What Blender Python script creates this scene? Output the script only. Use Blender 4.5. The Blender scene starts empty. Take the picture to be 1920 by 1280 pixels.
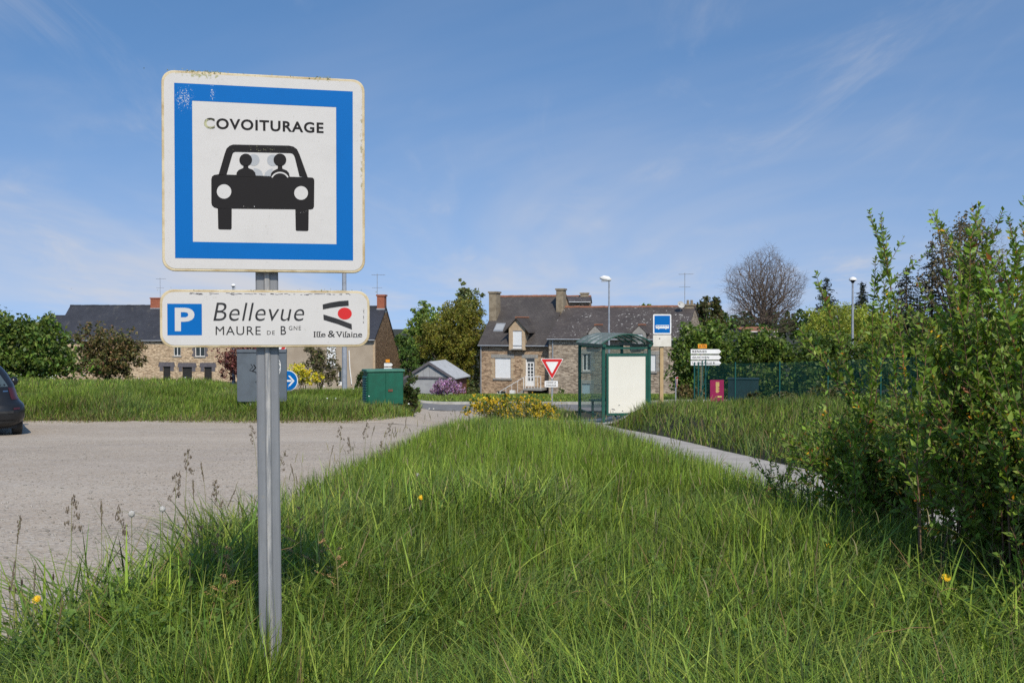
import bpy, math, random
import numpy as np
from mathutils import Vector, Matrix

random.seed(7)
RNG = np.random.default_rng(7)
R = math.radians
SC = bpy.context.scene
COL = SC.collection

# ------------------------------------------------------------------ camera
FPX, HOR, CAMZ = 1920.0, 612.0, 1.5
PITCH = math.atan((640 - HOR) / FPX)
cam_d = bpy.data.cameras.new('camera'); cam_d.lens = 36; cam_d.sensor_width = 36
cam_d.clip_start = 0.05; cam_d.clip_end = 6000
cam = bpy.data.objects.new('camera', cam_d); COL.objects.link(cam)
cam.location = (0, 0, CAMZ); cam.rotation_euler = (math.pi/2 - PITCH, 0, 0)
SC.camera = cam

# ------------------------------------------------------------------ sun and sky
SUN_EL, SUN_AZ = R(42), R(165)            # azimuth clockwise from +Y (view direction)
sun_dir = Vector((math.sin(SUN_AZ)*math.cos(SUN_EL), math.cos(SUN_AZ)*math.cos(SUN_EL), math.sin(SUN_EL)))
ld = bpy.data.lights.new('sun', 'SUN'); ld.energy = 3.9; ld.angle = R(0.53); ld.color = (1.0, 0.93, 0.81)
lo = bpy.data.objects.new('sun', ld); COL.objects.link(lo)
lo.rotation_euler = sun_dir.to_track_quat('Z', 'Y').to_euler(); lo.location = (0, -5, 40)

w = bpy.data.worlds.new('World'); SC.world = w; w.use_nodes = True
nt = w.node_tree; nt.nodes.clear()
def wn(t, **k):
    n = nt.nodes.new(t)
    for a, b in k.items(): setattr(n, a, b)
    return n
out = wn('ShaderNodeOutputWorld'); bg = wn('ShaderNodeBackground')
sky = wn('ShaderNodeTexSky', sky_type='NISHITA', sun_disc=False, sun_elevation=SUN_EL, sun_rotation=SUN_AZ,
         altitude=100, air_density=1.0, dust_density=0.5, ozone_density=3.0)
SKY_STRENGTH = 0.15
bg.inputs['Strength'].default_value = SKY_STRENGTH
tcs = wn('ShaderNodeTexCoord'); va = wn('ShaderNodeVectorMath', operation='ADD'); va.inputs[1].default_value = (0, 0, 0.30)
nt.links.new(tcs.outputs['Generated'], va.inputs[0]); nt.links.new(va.outputs[0], sky.inputs['Vector'])
tc = wn('ShaderNodeTexCoord'); sx = wn('ShaderNodeSeparateXYZ')
nt.links.new(tc.outputs['Generated'], sx.inputs[0])
def wm(op, a, b=None, clamp=False):
    n = wn('ShaderNodeMath', operation=op, use_clamp=clamp)
    for i, v in enumerate((a, b)):
        if v is None: continue
        if isinstance(v, (int, float)): n.inputs[i].default_value = v
        else: nt.links.new(v, n.inputs[i])
    return n.outputs[0]
zc = wm('ADD', wm('MAXIMUM', sx.outputs['Z'], 0.0), 0.16)
cx = wm('DIVIDE', sx.outputs['X'], zc); cy = wm('DIVIDE', sx.outputs['Y'], zc)
cv = wn('ShaderNodeCombineXYZ'); nt.links.new(cx, cv.inputs[0]); nt.links.new(cy, cv.inputs[1])
def wnoise(scale, detail, dist, rot, sc, off):
    m = wn('ShaderNodeMapping'); m.inputs['Rotation'].default_value = (0, 0, rot); m.inputs['Scale'].default_value = sc
    m.inputs['Location'].default_value = off
    nt.links.new(cv.outputs[0], m.inputs[0])
    n = wn('ShaderNodeTexNoise'); n.inputs['Scale'].default_value = scale; n.inputs['Detail'].default_value = detail
    n.inputs['Roughness'].default_value = 0.62; n.inputs['Distortion'].default_value = dist
    nt.links.new(m.outputs[0], n.inputs['Vector']); return n.outputs['Fac']
def wramp(v, a, b):
    r = wn('ShaderNodeMapRange', interpolation_type='SMOOTHSTEP'); r.inputs['From Min'].default_value = a
    r.inputs['From Max'].default_value = b; nt.links.new(v, r.inputs['Value']); return r.outputs[0]
broad = wramp(wnoise(0.42, 5, 0.8, 0.5, (1, 0.8, 1), (1.3, 4.6, 0)), 0.38, 0.74)
wisp = wramp(wnoise(1.0, 9, 1.3, 0.9, (2.0, 0.7, 1), (0.4, 7.3, 0)), 0.47, 0.80)
patch = wramp(wnoise(0.8, 3, 0.2, 0.1, (1, 1, 1), (5.5, 2.2, 0)), 0.38, 0.66)
low = wramp(sx.outputs['Z'], 0.26, -0.02)
cl = wm('ADD', wm('MULTIPLY', broad, wm('ADD', wm('MULTIPLY', low, 0.52), 0.13)), wm('ADD', wm('MULTIPLY', wm('MULTIPLY', wisp, patch), 0.36), wm('MULTIPLY', low, 0.34)), True)
mx = wn('ShaderNodeMix', data_type='RGBA'); nt.links.new(cl, mx.inputs['Factor'])
tintn = wn('ShaderNodeMix', data_type='RGBA', blend_type='MULTIPLY'); tintn.inputs['Factor'].default_value = 1
nt.links.new(sky.outputs[0], tintn.inputs[6]); tintn.inputs[7].default_value = (0.91, 1.17, 1.27, 1)
nt.links.new(tintn.outputs[2], mx.inputs[6])
mx.inputs[7].default_value = (4.45, 4.4, 4.55, 1)
nt.links.new(mx.outputs[2], bg.inputs['Color']); nt.links.new(bg.outputs[0], out.inputs[0])

SC.view_settings.view_transform = 'Standard'; SC.view_settings.look = 'None'
SC.view_settings.exposure = 0.0; SC.view_settings.gamma = 1.0; SC.view_settings.use_curve_mapping = False
SC.cycles.use_denoising = False
SC.cycles.max_bounces = 6; SC.cycles.transparent_max_bounces = 12
SC.cycles.sample_clamp_indirect = 4

# ------------------------------------------------------------------ geometry helpers
cP, sP = math.cos(PITCH), math.sin(PITCH)
def ray(px, py):
    x = (px - 960) / FPX; y = -(py - 640) / FPX
    return Vector((x, cP + y*sP, -sP + y*cP))
def at(px, py, Y):
    d = ray(px, py); t = Y / d.y
    return Vector((d.x*t, Y, CAMZ + d.z*t))
def hit(px, py, p0, n):
    d = ray(px, py); c = Vector((0, 0, CAMZ)); t = (Vector(p0) - c).dot(n) / d.dot(n)
    return c + d*t

LP = np.array([(-50,0),(6,0),(20,-.67),(24,-.80),(26,-.60),(33,-.62),(45,-.96),(60,-2.3),(85,-3.7),(115,-4.7),(200,-6),(4000,-8)], float)
MP = np.array([(-50,0),(6,0),(20,-.67),(24,-.80),(26,-.60),(31,-.64),(36,-1.0),(40,-1.3),(45,-1.65),(60,-2.6),(85,-3.7),(115,-4.7),(200,-6),(4000,-8)], float)
RP = np.array([(-50,0),(6,0),(20,-.62),(24,-.86),(28,-1.14),(34,-1.55),(38,-1.8),(46,-2.1),(50,-2.3),(72,-3.3),(85,-4.2),(115,-4.9),(200,-6),(4000,-8)], float)
def sstep(a, b, x):
    t = np.clip((x - a)/(b - a), 0, 1); return t*t*(3 - 2*t)
def wob(x, y, s, seed=0):
    r = np.random.default_rng(seed); o = np.zeros(np.broadcast(x, y).shape)
    for k in range(5):
        a = r.uniform(0, 6.28); f = s*r.uniform(.6, 1.7)
        o = o + np.sin(f*(np.cos(a)*x + np.sin(a)*y) + r.uniform(0, 6.28))
    return o/5
def smoothp(P, y):
    return (np.interp(y-.8, P[:,0], P[:,1]) + np.interp(y, P[:,0], P[:,1])*2 + np.interp(y+.8, P[:,0], P[:,1]))/4
def H(x, y):
    x = np.asarray(x, float); y = np.asarray(y, float)
    s = x/np.maximum(y, 8)
    t = sstep(-.13, -.072, s)
    q = sstep(-.31, -.22, s)
    h = (smoothp(LP, y)*(1-q) + smoothp(MP, y)*q)*(1-t) + smoothp(RP, y)*t
    h = h + .20*sstep(.115, .16, s)*sstep(24, 33, y)*(1 - sstep(44, 56, y))
    pe = x - np.interp(y, PR[:,0], PR[:,1]); h = h + .26*sstep(.1, .8, pe)*sstep(17, 22, y)*(1 - sstep(27, 31, y))*sstep(.10, .125, s)
    h = h + .12*sstep(.1, .9, pe)*sstep(8, 12, y)*(1 - sstep(30, 40, y))
    xl = np.interp(y, XL[:,0], XL[:,1]); xr = np.interp(y, XR[:,0], XR[:,1])
    m = sstep(0, .7, x - xl)*sstep(0, .7, xr - x)*(1 - sstep(20, 25, y))
    h = h + m*(.05 + .03*wob(x, y, 2.2, 3) + .12*sstep(9, 14, y)*(1-.8*sstep(15.5, 19.5, y)))
    return h
XL = np.array([(-20,-2.4),(4.5,-2.25),(6.3,-2.18),(8.3,-2.05),(12.3,-1.67),(17.4,-1.42),(20,-1.25),(24,-.9),(27,-.5),(60,0)], float)
XR = np.array([(-20,4.5),(3,3.4),(6,2.95),(8,2.7),(10.6,2.30),(14.2,1.93),(17,1.55),(19,1.25),(21,.92),(24,.62),(27,.6),(60,.6)], float)
PR = np.array([(-20,6.2),(3,4.9),(8,4.2),(12.6,3.74),(16.8,3.2),(23.3,2.42),(26,2.4),(60,2.4)], float)   # right edge of the path
def Hs(x, y): return float(H(x, y))

class MB:
    def __init__(s): s.v = []; s.f = []
    def face(s, pts):
        b = len(s.v); s.v += [tuple(p) for p in pts]; s.f.append(tuple(range(b, b+len(pts)))); return s
    def box(s, x0, x1, y0, y1, z0, z1):
        b = len(s.v)
        s.v += [(x, y, z) for z in (z0, z1) for y in (y0, y1) for x in (x0, x1)]
        s.f += [tuple(b+i for i in q) for q in ((0,2,3,1),(4,5,7,6),(0,1,5,4),(2,6,7,3),(0,4,6,2),(1,3,7,5))]; return s
    def hexa(s, lo4, hi4):
        b = len(s.v); s.v += [tuple(p) for p in lo4] + [tuple(p) for p in hi4]
        s.f += [tuple(b+i for i in q) for q in ((3,2,1,0),(4,5,6,7),(0,1,5,4),(1,2,6,5),(2,3,7,6),(3,0,4,7))]; return s
    def tube(s, pts, rad, n=8, cap=True):
        pts = [Vector(p) for p in pts]
        if isinstance(rad, (int, float)): rad = [rad]*len(pts)
        b = len(s.v); up = None
        for i, p in enumerate(pts):
            d = (pts[min(i+1, len(pts)-1)] - pts[max(i-1, 0)])
            d = d.normalized() if d.length > 1e-9 else Vector((0, 0, 1))
            if up is None:
                up = Vector((1, 0, 0)) if abs(d.x) < .8 else Vector((0, 1, 0))
            a = (up - d*up.dot(d)).normalized(); up = a; c = d.cross(a)
            for k in range(n):
                t = 2*math.pi*k/n
                s.v.append(tuple(p + (a*math.cos(t) + c*math.sin(t))*rad[i]))
        for i in range(len(pts)-1):
            for k in range(n):
                s.f.append((b+i*n+k, b+i*n+(k+1) % n, b+(i+1)*n+(k+1) % n, b+(i+1)*n+k))
        if cap:
            s.f.append(tuple(b+k for k in reversed(range(n)))); e = b+(len(pts)-1)*n
            s.f.append(tuple(e+k for k in range(n)))
        return s
    def prism(s, poly, y0, y1):          # polygon in x,z extruded along y
        n = len(poly); b = len(s.v)
        s.v += [(p[0], y0, p[1]) for p in poly] + [(p[0], y1, p[1]) for p in poly]
        s.f.append(tuple(b+i for i in range(n))); s.f.append(tuple(b+n+i for i in reversed(range(n))))
        for i in range(n):
            j = (i+1) % n; s.f.append((b+i, b+n+i, b+n+j, b+j))
        return s
    def lathe(s, prof, n=16, c=(0, 0, 0)):
        b = len(s.v)
        for r, z in prof:
            for k in range(n):
                t = 2*math.pi*k/n; s.v.append((c[0]+r*math.cos(t), c[1]+r*math.sin(t), c[2]+z))
        for i in range(len(prof)-1):
            for k in range(n):
                s.f.append((b+i*n+k, b+i*n+(k+1) % n, b+(i+1)*n+(k+1) % n, b+(i+1)*n+k))
        return s
    def build(s, name, m, parent=None, smooth=False, bevel=0, loc=None, flip=False):
        me = bpy.data.meshes.new(name); me.from_pydata(s.v, [], s.f); me.validate()
        import bmesh
        bm = bmesh.new(); bm.from_mesh(me); bmesh.ops.recalc_face_normals(bm, faces=bm.faces); bm.to_mesh(me); bm.free()
        me.materials.append(m)
        if smooth: me.polygons.foreach_set('use_smooth', [True]*len(me.polygons))
        o = bpy.data.objects.new(name, me); COL.objects.link(o)
        if parent is not None: o.parent = parent
        if loc is not None: o.location = loc
        if bevel:
            b = o.modifiers.new('bevel', 'BEVEL'); b.width = bevel; b.segments = 2; b.limit_method = 'ANGLE'; b.angle_limit = R(40)
        return o

def np_mesh(name, V, F, m, cols=None, parent=None, smooth=False):
    V = np.asarray(V, np.float32); F = np.asarray(F, np.int32)
    me = bpy.data.meshes.new(name); k = F.shape[1]
    me.vertices.add(len(V)); me.vertices.foreach_set('co', V.ravel())
    me.loops.add(F.size); me.loops.foreach_set('vertex_index', F.ravel())
    me.polygons.add(len(F)); me.polygons.foreach_set('loop_start', np.arange(0, F.size, k, dtype=np.int32))
    if smooth: me.polygons.foreach_set('use_smooth', np.ones(len(F), bool))
    if cols is not None:
        a = me.color_attributes.new('tint', 'FLOAT_COLOR', 'POINT')
        c = np.ones((len(V), 4), np.float32); c[:, :3] = cols; a.data.foreach_set('color', c.ravel())
    me.update(calc_edges=True); me.materials.append(m)
    o = bpy.data.objects.new(name, me); COL.objects.link(o)
    if parent is not None: o.parent = parent
    return o

def tag(o, label=None, cat=None, group=None, kind=None):
    if label: o['label'] = label
    if cat: o['category'] = cat
    if group: o['group'] = group
    if kind: o['kind'] = kind
    return o
def empty(name, loc, rz=0, label=None, cat=None, group=None):
    o = bpy.data.objects.new(name, None); COL.objects.link(o); o.empty_display_size = .2
    o.location = loc; o.rotation_euler = (0, 0, rz); return tag(o, label, cat, group)

# ------------------------------------------------------------------ materials
class NT:
    def __init__(s, name):
        s.m = bpy.data.materials.new(name); s.m.use_nodes = True; s.t = s.m.node_tree
        s.b = s.t.nodes['Principled BSDF']; s.o = s.t.nodes['Material Output']
    def n(s, t, **k):
        x = s.t.nodes.new(t)
        for a, b in k.items(): setattr(x, a, b)
        return x
    def l(s, a, b): s.t.links.new(a, b)
    def coord(s, kind='Object'): return s.n('ShaderNodeTexCoord').outputs[kind]
    def noise(s, scale, detail=4, rough=.6, vec=None, dist=0):
        x = s.n('ShaderNodeTexNoise'); x.inputs['Scale'].default_value = scale; x.inputs['Detail'].default_value = detail
        x.inputs['Roughness'].default_value = rough; x.inputs['Distortion'].default_value = dist
        s.l(vec if vec is not None else s.coord(), x.inputs['Vector']); return x.outputs['Fac']
    def rng(s, v, a, b, lo=0, hi=1):
        x = s.n('ShaderNodeMapRange', interpolation_type='SMOOTHSTEP'); x.inputs['From Min'].default_value = a; x.inputs['From Max'].default_value = b
        x.inputs['To Min'].default_value = lo; x.inputs['To Max'].default_value = hi; s.l(v, x.inputs['Value']); return x.outputs[0]
    def mix(s, f, a, b, blend='MIX'):
        x = s.n('ShaderNodeMix', data_type='RGBA', blend_type=blend)
        for i, v in ((0, f), (6, a), (7, b)):
            if isinstance(v, (int, float)): x.inputs[i].default_value = v
            elif isinstance(v, tuple): x.inputs[i].default_value = (*v[:3], 1)
            else: s.l(v, x.inputs[i])
        return x.outputs[2]
    def math(s, op, a, b=None):
        x = s.n('ShaderNodeMath', operation=op)
        for i, v in enumerate((a, b)):
            if v is None: continue
            if isinstance(v, (int, float)): x.inputs[i].default_value = v
            else: s.l(v, x.inputs[i])
        return x.outputs[0]
    def bump(s, h, strength=.3, dist=.01):
        x = s.n('ShaderNodeBump'); x.inputs['Strength'].default_value = strength; x.inputs['Distance'].default_value = dist
        s.l(h, x.inputs['Height']); s.l(x.outputs[0], s.b.inputs['Normal'])
    def setup(s, col, rough=.7, metal=0, spec=.4):
        if isinstance(col, tuple): s.b.inputs['Base Color'].default_value = (*col[:3], 1)
        else: s.l(col, s.b.inputs['Base Color'])
        s.b.inputs['Roughness'].default_value = rough; s.b.inputs['Metallic'].default_value = metal
        s.b.inputs['Specular IOR Level'].default_value = spec
        return s.m

def mat(name, c1, c2=None, scale=6, rough=.7, metal=0, bump=0, bscale=40, spec=.35, lo=.35, hi=.65):
    t = NT(name)
    c2 = c2 or tuple(v*.75 for v in c1)
    col = t.mix(t.rng(t.noise(scale, 5), lo, hi), c1, c2)
    if bump: t.bump(t.noise(bscale, 4), bump, .01)
    return t.setup(col, rough, metal, spec)

def leaf_mat(name, trans=.35, rough=.55, spec=.3):
    t = NT(name); at_ = t.n('ShaderNodeAttribute', attribute_name='tint'); c = at_.outputs['Color']
    t.setup(c, rough, 0, spec)
    tr = t.n('ShaderNodeBsdfTranslucent'); ms = t.n('ShaderNodeMixShader'); ms.inputs[0].default_value = trans
    t.l(t.mix(1.0, c, (1.25, 1.25, .5), 'MULTIPLY'), tr.inputs['Color'])
    t.l(t.b.outputs[0], ms.inputs[1]); t.l(tr.outputs[0], ms.inputs[2]); t.l(ms.outputs[0], t.o.inputs['Surface'])
    return t.m

def stone_mat(name, c1, c2, mortar, sw=.34, sh=.11, bump=.8):
    t = NT(name); sp = t.n('ShaderNodeSeparateXYZ'); co = t.coord(); t.l(co, sp.inputs[0])
    nz = t.n('ShaderNodeTexNoise'); nz.inputs['Scale'].default_value = 2.2; nz.inputs['Detail'].default_value = 3; t.l(co, nz.inputs['Vector'])
    nsep = t.n('ShaderNodeSeparateColor'); t.l(nz.outputs['Color'], nsep.inputs[0])
    u = t.math('ADD', t.math('ADD', sp.outputs[0], sp.outputs[1]), t.math('MULTIPLY', nsep.outputs[0], .3))
    v = t.math('ADD', sp.outputs[2], t.math('MULTIPLY', nsep.outputs[1], .12))
    cb = t.n('ShaderNodeCombineXYZ'); t.l(u, cb.inputs[0]); t.l(v, cb.inputs[1])
    br = t.n('ShaderNodeTexBrick'); t.l(cb.outputs[0], br.inputs['Vector'])
    for k, val in (('Scale', 1), ('Mortar Size', .016), ('Mortar Smooth', .4), ('Bias', 0), ('Brick Width', sw), ('Row Height', sh)): br.inputs[k].default_value = val
    br.inputs['Color1'].default_value = (*c1, 1); br.inputs['Color2'].default_value = (*c2, 1); br.inputs['Mortar'].default_value = (*mortar, 1)
    br.squash = 1.6; br.squash_frequency = 3
    vo = t.n('ShaderNodeTexVoronoi'); vo.inputs['Scale'].default_value = 7.5
    mp = t.n('ShaderNodeMapping'); mp.inputs['Scale'].default_value = (.55, .55, 1.6); t.l(co, mp.inputs[0]); t.l(mp.outputs[0], vo.inputs['Vector'])
    vs = t.n('ShaderNodeSeparateColor'); t.l(vo.outputs['Color'], vs.inputs[0])
    col = t.mix(t.rng(vs.outputs[0], .1, .9, 0, .75), br.outputs['Color'], tuple(a*.42 for a in c2))
    col = t.mix(t.rng(vs.outputs[1], .6, 1, 0, .7), col, tuple(min(1, a*1.35) for a in c1))
    col = t.mix(t.rng(t.noise(.7, 4), .4, .7, 0, .35), col, tuple(a*.7 for a in c1))
    t.bump(t.math('ADD', t.math('MULTIPLY', br.outputs['Fac'], -1.0), t.noise(14, 3)), bump, .03)
    return t.setup(col, .9, 0, .2)

def slate_mat(name, c1, c2, lichen=None, lich_lo=.62, lich_hi=.7, lscale=1.6):
    t = NT(name); sp = t.n('ShaderNodeSeparateXYZ'); co = t.coord(); t.l(co, sp.inputs[0])
    cb = t.n('ShaderNodeCombineXYZ'); t.l(sp.outputs[0], cb.inputs[0]); t.l(t.math('MULTIPLY', sp.outputs[2], 1.5), cb.inputs[1])
    br = t.n('ShaderNodeTexBrick'); t.l(cb.outputs[0], br.inputs['Vector'])
    for k, val in (('Scale', 1), ('Mortar Size', .006), ('Mortar Smooth', .2), ('Bias', 0), ('Brick Width', .24), ('Row Height', .16)): br.inputs[k].default_value = val
    br.inputs['Color1'].default_value = (*c1, 1); br.inputs['Color2'].default_value = (*c2, 1); br.inputs['Mortar'].default_value = (*[a*.35 for a in c1], 1)
    col = t.mix(t.rng(t.noise(.6, 5), .35, .7, 0, .55), br.outputs['Color'], tuple(a*.6 for a in c2))
    mp = t.n('ShaderNodeMapping'); mp.inputs['Scale'].default_value = (1.4, 1, .35); t.l(co, mp.inputs[0])
    col = t.mix(t.rng(t.noise(1.2, 4, .6, mp.outputs[0]), .55, .8, 0, .5), col, (.17, .155, .12))
    if lichen:
        f = t.math('MULTIPLY', t.rng(t.noise(4.6, 3, .7), .61, .65), t.rng(t.noise(lscale*.22, 2), .40, .52))
        col = t.mix(f, col, lichen)
    t.bump(t.math('MULTIPLY', br.outputs['Fac'], -1.0), .6, .02)
    return t.setup(col, .62, 0, .35)

# ------------------------------------------------------------------ text
def text_geom(s, bold=0.0, shear=0.0, space=1.0):
    c = bpy.data.curves.new('t', 'FONT'); c.body = s; c.size = 1; c.offset = bold; c.shear = shear; c.space_character = space
    c.resolution_u = 4; c.fill_mode = 'FRONT'
    o = bpy.data.objects.new('t', c); COL.objects.link(o); dg = bpy.context.evaluated_depsgraph_get(); dg.update()
    me = bpy.data.meshes.new_from_object(o.evaluated_get(dg))
    v = [(p.co.x, p.co.y) for p in me.vertices]; f = [tuple(p.vertices) for p in me.polygons]
    bpy.data.objects.remove(o); bpy.data.curves.remove(c); bpy.data.meshes.remove(me)
    return v, f
def text_fit(name, s, x0, x1, z0, z1, y, m, parent, **k):
    v, f = text_geom(s, **k)
    a = np.array(v); mn, mxx = a.min(0), a.max(0)
    b = (a - mn)/(mxx - mn)
    mb = MB(); mb.v = [(x0 + p[0]*(x1-x0), y, z0 + p[1]*(z1-z0)) for p in b]; mb.f = f
    return mb.build(name, m, parent)

def rrect(w_, h_, r, n=6):
    pts = []
    for cx_, cz_, a0 in ((w_/2-r, h_/2-r, 0), (-w_/2+r, h_/2-r, 90), (-w_/2+r, -h_/2+r, 180), (w_/2-r, -h_/2+r, 270)):
        for i in range(n+1):
            a = R(a0 + 90*i/n); pts.append((cx_ + r*math.cos(a), cz_ + r*math.sin(a)))
    return pts
def circ(cx_, cz_, rx, rz=None, n=28):
    rz = rz or rx
    return [(cx_ + rx*math.cos(2*math.pi*i/n), cz_ + rz*math.sin(2*math.pi*i/n)) for i in range(n)]
def flat(name, poly, y, m, parent):
    return MB().face([(p[0], y, p[1]) for p in poly]).build(name, m, parent)
# ------------------------------------------------------------------ shared materials
M = {}
M['soil'] = mat('soil', (.045, .045, .02), (.03, .028, .014), scale=1.5, rough=.95, bump=.5, bscale=12)
def lot_mat():
    t = NT('gravel'); co = t.coord()
    big = t.rng(t.noise(.16, 4, .6, co), .35, .7); mid = t.noise(1.1, 5, .65, co)
    mp = t.n('ShaderNodeMapping'); mp.inputs['Scale'].default_value = (.5, 1.6, 1); t.l(co, mp.inputs[0])
    streak = t.rng(t.noise(.55, 5, .65, mp.outputs[0]), .45, .75, 0, .55)
    col = t.mix(big, (.47, .385, .295), (.405, .33, .25))
    col = t.mix(t.rng(mid, .4, .75, 0, .6), col, (.55, .46, .36))
    col = t.mix(streak, col, (.37, .31, .26))
    mp3 = t.n('ShaderNodeMapping'); mp3.inputs['Scale'].default_value = (.28, 1.1, 1); mp3.inputs['Rotation'].default_value = (0, 0, .25); t.l(co, mp3.inputs[0])
    drift = t.rng(t.noise(.8, 6, .7, mp3.outputs[0], .6), .50, .62, 0, 1); fine = t.rng(t.noise(26, 3, .7, co), .50, .60)
    col = t.mix(t.math('MULTIPLY', t.math('MULTIPLY', drift, fine), .75), col, (.24, .205, .17))
    col = t.mix(t.rng(t.noise(.33, 4, .6, mp3.outputs[0]), .52, .64, 0, .45), col, (.53, .45, .355))
    vo = t.n('ShaderNodeTexVoronoi'); vo.inputs['Scale'].default_value = 42; t.l(co, vo.inputs['Vector'])
    vs = t.n('ShaderNodeSeparateColor'); t.l(vo.outputs['Color'], vs.inputs[0])
    col = t.mix(t.rng(vs.outputs[0], .55, 1, 0, .55), col, (.58, .53, .46))
    col = t.mix(t.rng(vs.outputs[1], .75, 1, 0, .55), col, (.22, .19, .165))
    t.bump(t.math('ADD', vo.outputs['Distance'], t.noise(20, 4, .7, co)), .55, .012)
    return t.setup(col, .92, 0, .15)
M['gravel'] = lot_mat()
M['path'] = mat('worn_path', (.47, .425, .37), (.38, .34, .295), scale=1.8, rough=.92, bump=.3, bscale=60)
M['stone_chip'] = mat('stone_chip', (.42, .38, .33), (.2, .18, .15), scale=9, rough=.9)
M['tarmac'] = mat('tarmac', (.235, .22, .205), (.17, .16, .15), scale=2.5, rough=.9, bump=.3, bscale=60)
M['concrete'] = mat('concrete', (.45, .43, .39), (.34, .32, .28), scale=3, rough=.85, bump=.2)
M['grass'] = leaf_mat('grass', .24, .6, .25)
M['leaf'] = leaf_mat('leaf', .32, .5, .35)
M['petal'] = leaf_mat('petal', .25, .6, .2)
M['bark'] = mat('bark', (.11, .085, .06), (.06, .045, .032), scale=12, rough=.9, bump=.5, bscale=30)
M['twig'] = mat('twig', (.20, .12, .065), (.12, .07, .04), scale=20, rough=.8)
M['bare_bark'] = mat('bare_bark', (.16, .12, .09), (.10, .075, .058), scale=6, rough=.9)
M['galv'] = mat('galvanised_steel', (.40, .41, .42), (.30, .31, .32), scale=14, rough=.5, metal=.35, bump=.05)
M['galv_pole'] = mat('pole_grey_paint', (.36, .38, .42), (.28, .30, .33), scale=4, rough=.5, metal=.2)
M['white'] = mat('white_paint', (.80, .79, .76), (.72, .70, .67), scale=3, rough=.5)
M['black'] = mat('black_film', (.018, .017, .017), (.028, .026, .025), scale=20, rough=.45)
M['grey_film'] = mat('grey_film', (.33, .34, .35), (.38, .39, .40), scale=20, rough=.5)
M['rubber'] = mat('rubber', (.015, .015, .015), (.03, .03, .028), scale=10, rough=.8)
M['dark'] = mat('dark_interior', (.02, .02, .02), (.03, .028, .026), rough=.9)
def glass_mat(name, tint=(.6, .7, .7), a=.25, rough=.05, spec=.5):
    t = NT(name); t.setup(tint, rough, 0, spec); tr = t.n('ShaderNodeBsdfTransparent'); tr.inputs[0].default_value = (*[min(1, .55+.45*c) for c in tint], 1)
    ms = t.n('ShaderNodeMixShader'); ms.inputs[0].default_value = a
    t.l(tr.outputs[0], ms.inputs[1]); t.l(t.b.outputs[0], ms.inputs[2]); t.l(ms.outputs[0], t.o.inputs['Surface']); return t.m
M['pane'] = mat('window_glass', (.03, .04, .045), (.05, .06, .065), scale=2, rough=.06, spec=.8)
M['clear'] = glass_mat('shelter_glass', (.55, .65, .62), .10)
M['poly'] = glass_mat('roof_polycarbonate', (.30, .34, .30), .60, .55, .15)

# ------------------------------------------------------------------ ground
def grid_mesh(name, X, Y, Z, m):
    ny, nx = X.shape
    V = np.stack([X, Y, Z], -1).reshape(-1, 3); i = np.arange(ny*nx).reshape(ny, nx)
    F = np.stack([i[:-1, :-1], i[:-1, 1:], i[1:, 1:], i[1:, :-1]], -1).reshape(-1, 4)
    return np_mesh(name, V, F, m, smooth=True)
ys = np.concatenate([np.arange(-30, -2, 4), np.arange(-2, 64, .45), np.geomspace(64, 3500, 46)])
xh = np.concatenate([np.arange(0, 9, .45), np.geomspace(9, 2500, 58)])
xs = np.concatenate([-xh[::-1], xh[1:]])
X, Y = np.meshgrid(xs, ys)
ground = grid_mesh('ground', X, Y, H(X, Y) - .045, M['soil']); tag(ground, kind='structure')

def sheet(name, y0, y1, dy, fl, fr, nx, m, dz=.004, label=None):
    ys = np.arange(y0, y1+1e-6, dy); t = np.linspace(0, 1, nx)
    L = fl(ys)[:, None]; Rr = fr(ys)[:, None]; X = L + (Rr-L)*t[None]; Y = np.repeat(ys[:, None], nx, 1)
    o = grid_mesh(name, X, Y, H(X, Y) + dz, m); return tag(o, kind='structure')
def lane_l(y): return -.094*y - .15 - 1.2*np.clip((26.4-y)/2.4, 0, 1)**2
sheet('parking_lot', -20, 24.4, .4, lambda y: np.full_like(y, -70.), lambda y: np.interp(y, XL[:,0], XL[:,1]) + .12*wob(y, 0*y, 3, 5) + .15, 120, M['gravel'])
sheet('access_lane', 24.0, 44, .4, lambda y: lane_l(y) - .3, lambda y: np.interp(y, [24, 30, 44], [-.7, .2, 1.5]), 12, M['gravel'], .008)
sheet('path', -15, 30, .4, lambda y: np.interp(y, XR[:,0], XR[:,1]) - .15, lambda y: np.interp(y, PR[:,0], PR[:,1]) + .05*wob(y, 0*y, 2, 9), 8, M['path'])
sheet('shelter_pad', 26.6, 32.4, .4, lambda y: np.full_like(y, 1.3), lambda y: np.full_like(y, 4.0), 10, M['concrete'], .010)
sheet('road', 41.5, 49.6, .45, lambda y: np.full_like(y, -6.8), lambda y: np.full_like(y, 60.), 60, M['tarmac'], .012)
k = MB()
kx = np.linspace(-6.5, 40, 60)
for a, b in zip(kx[:-1], kx[1:]):
    za, zb = Hs(a, 49.7), Hs(b, 49.7)
    k.hexa([(a, 49.6, za-.2), (b, 49.6, zb-.2), (b, 49.85, zb-.2), (a, 49.85, za-.2)], [(a, 49.6, za+.13), (b, 49.6, zb+.13), (b, 49.85, zb+.13), (a, 49.85, za+.13)])
tag(k.build('kerb', M['concrete']), kind='structure')

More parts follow.
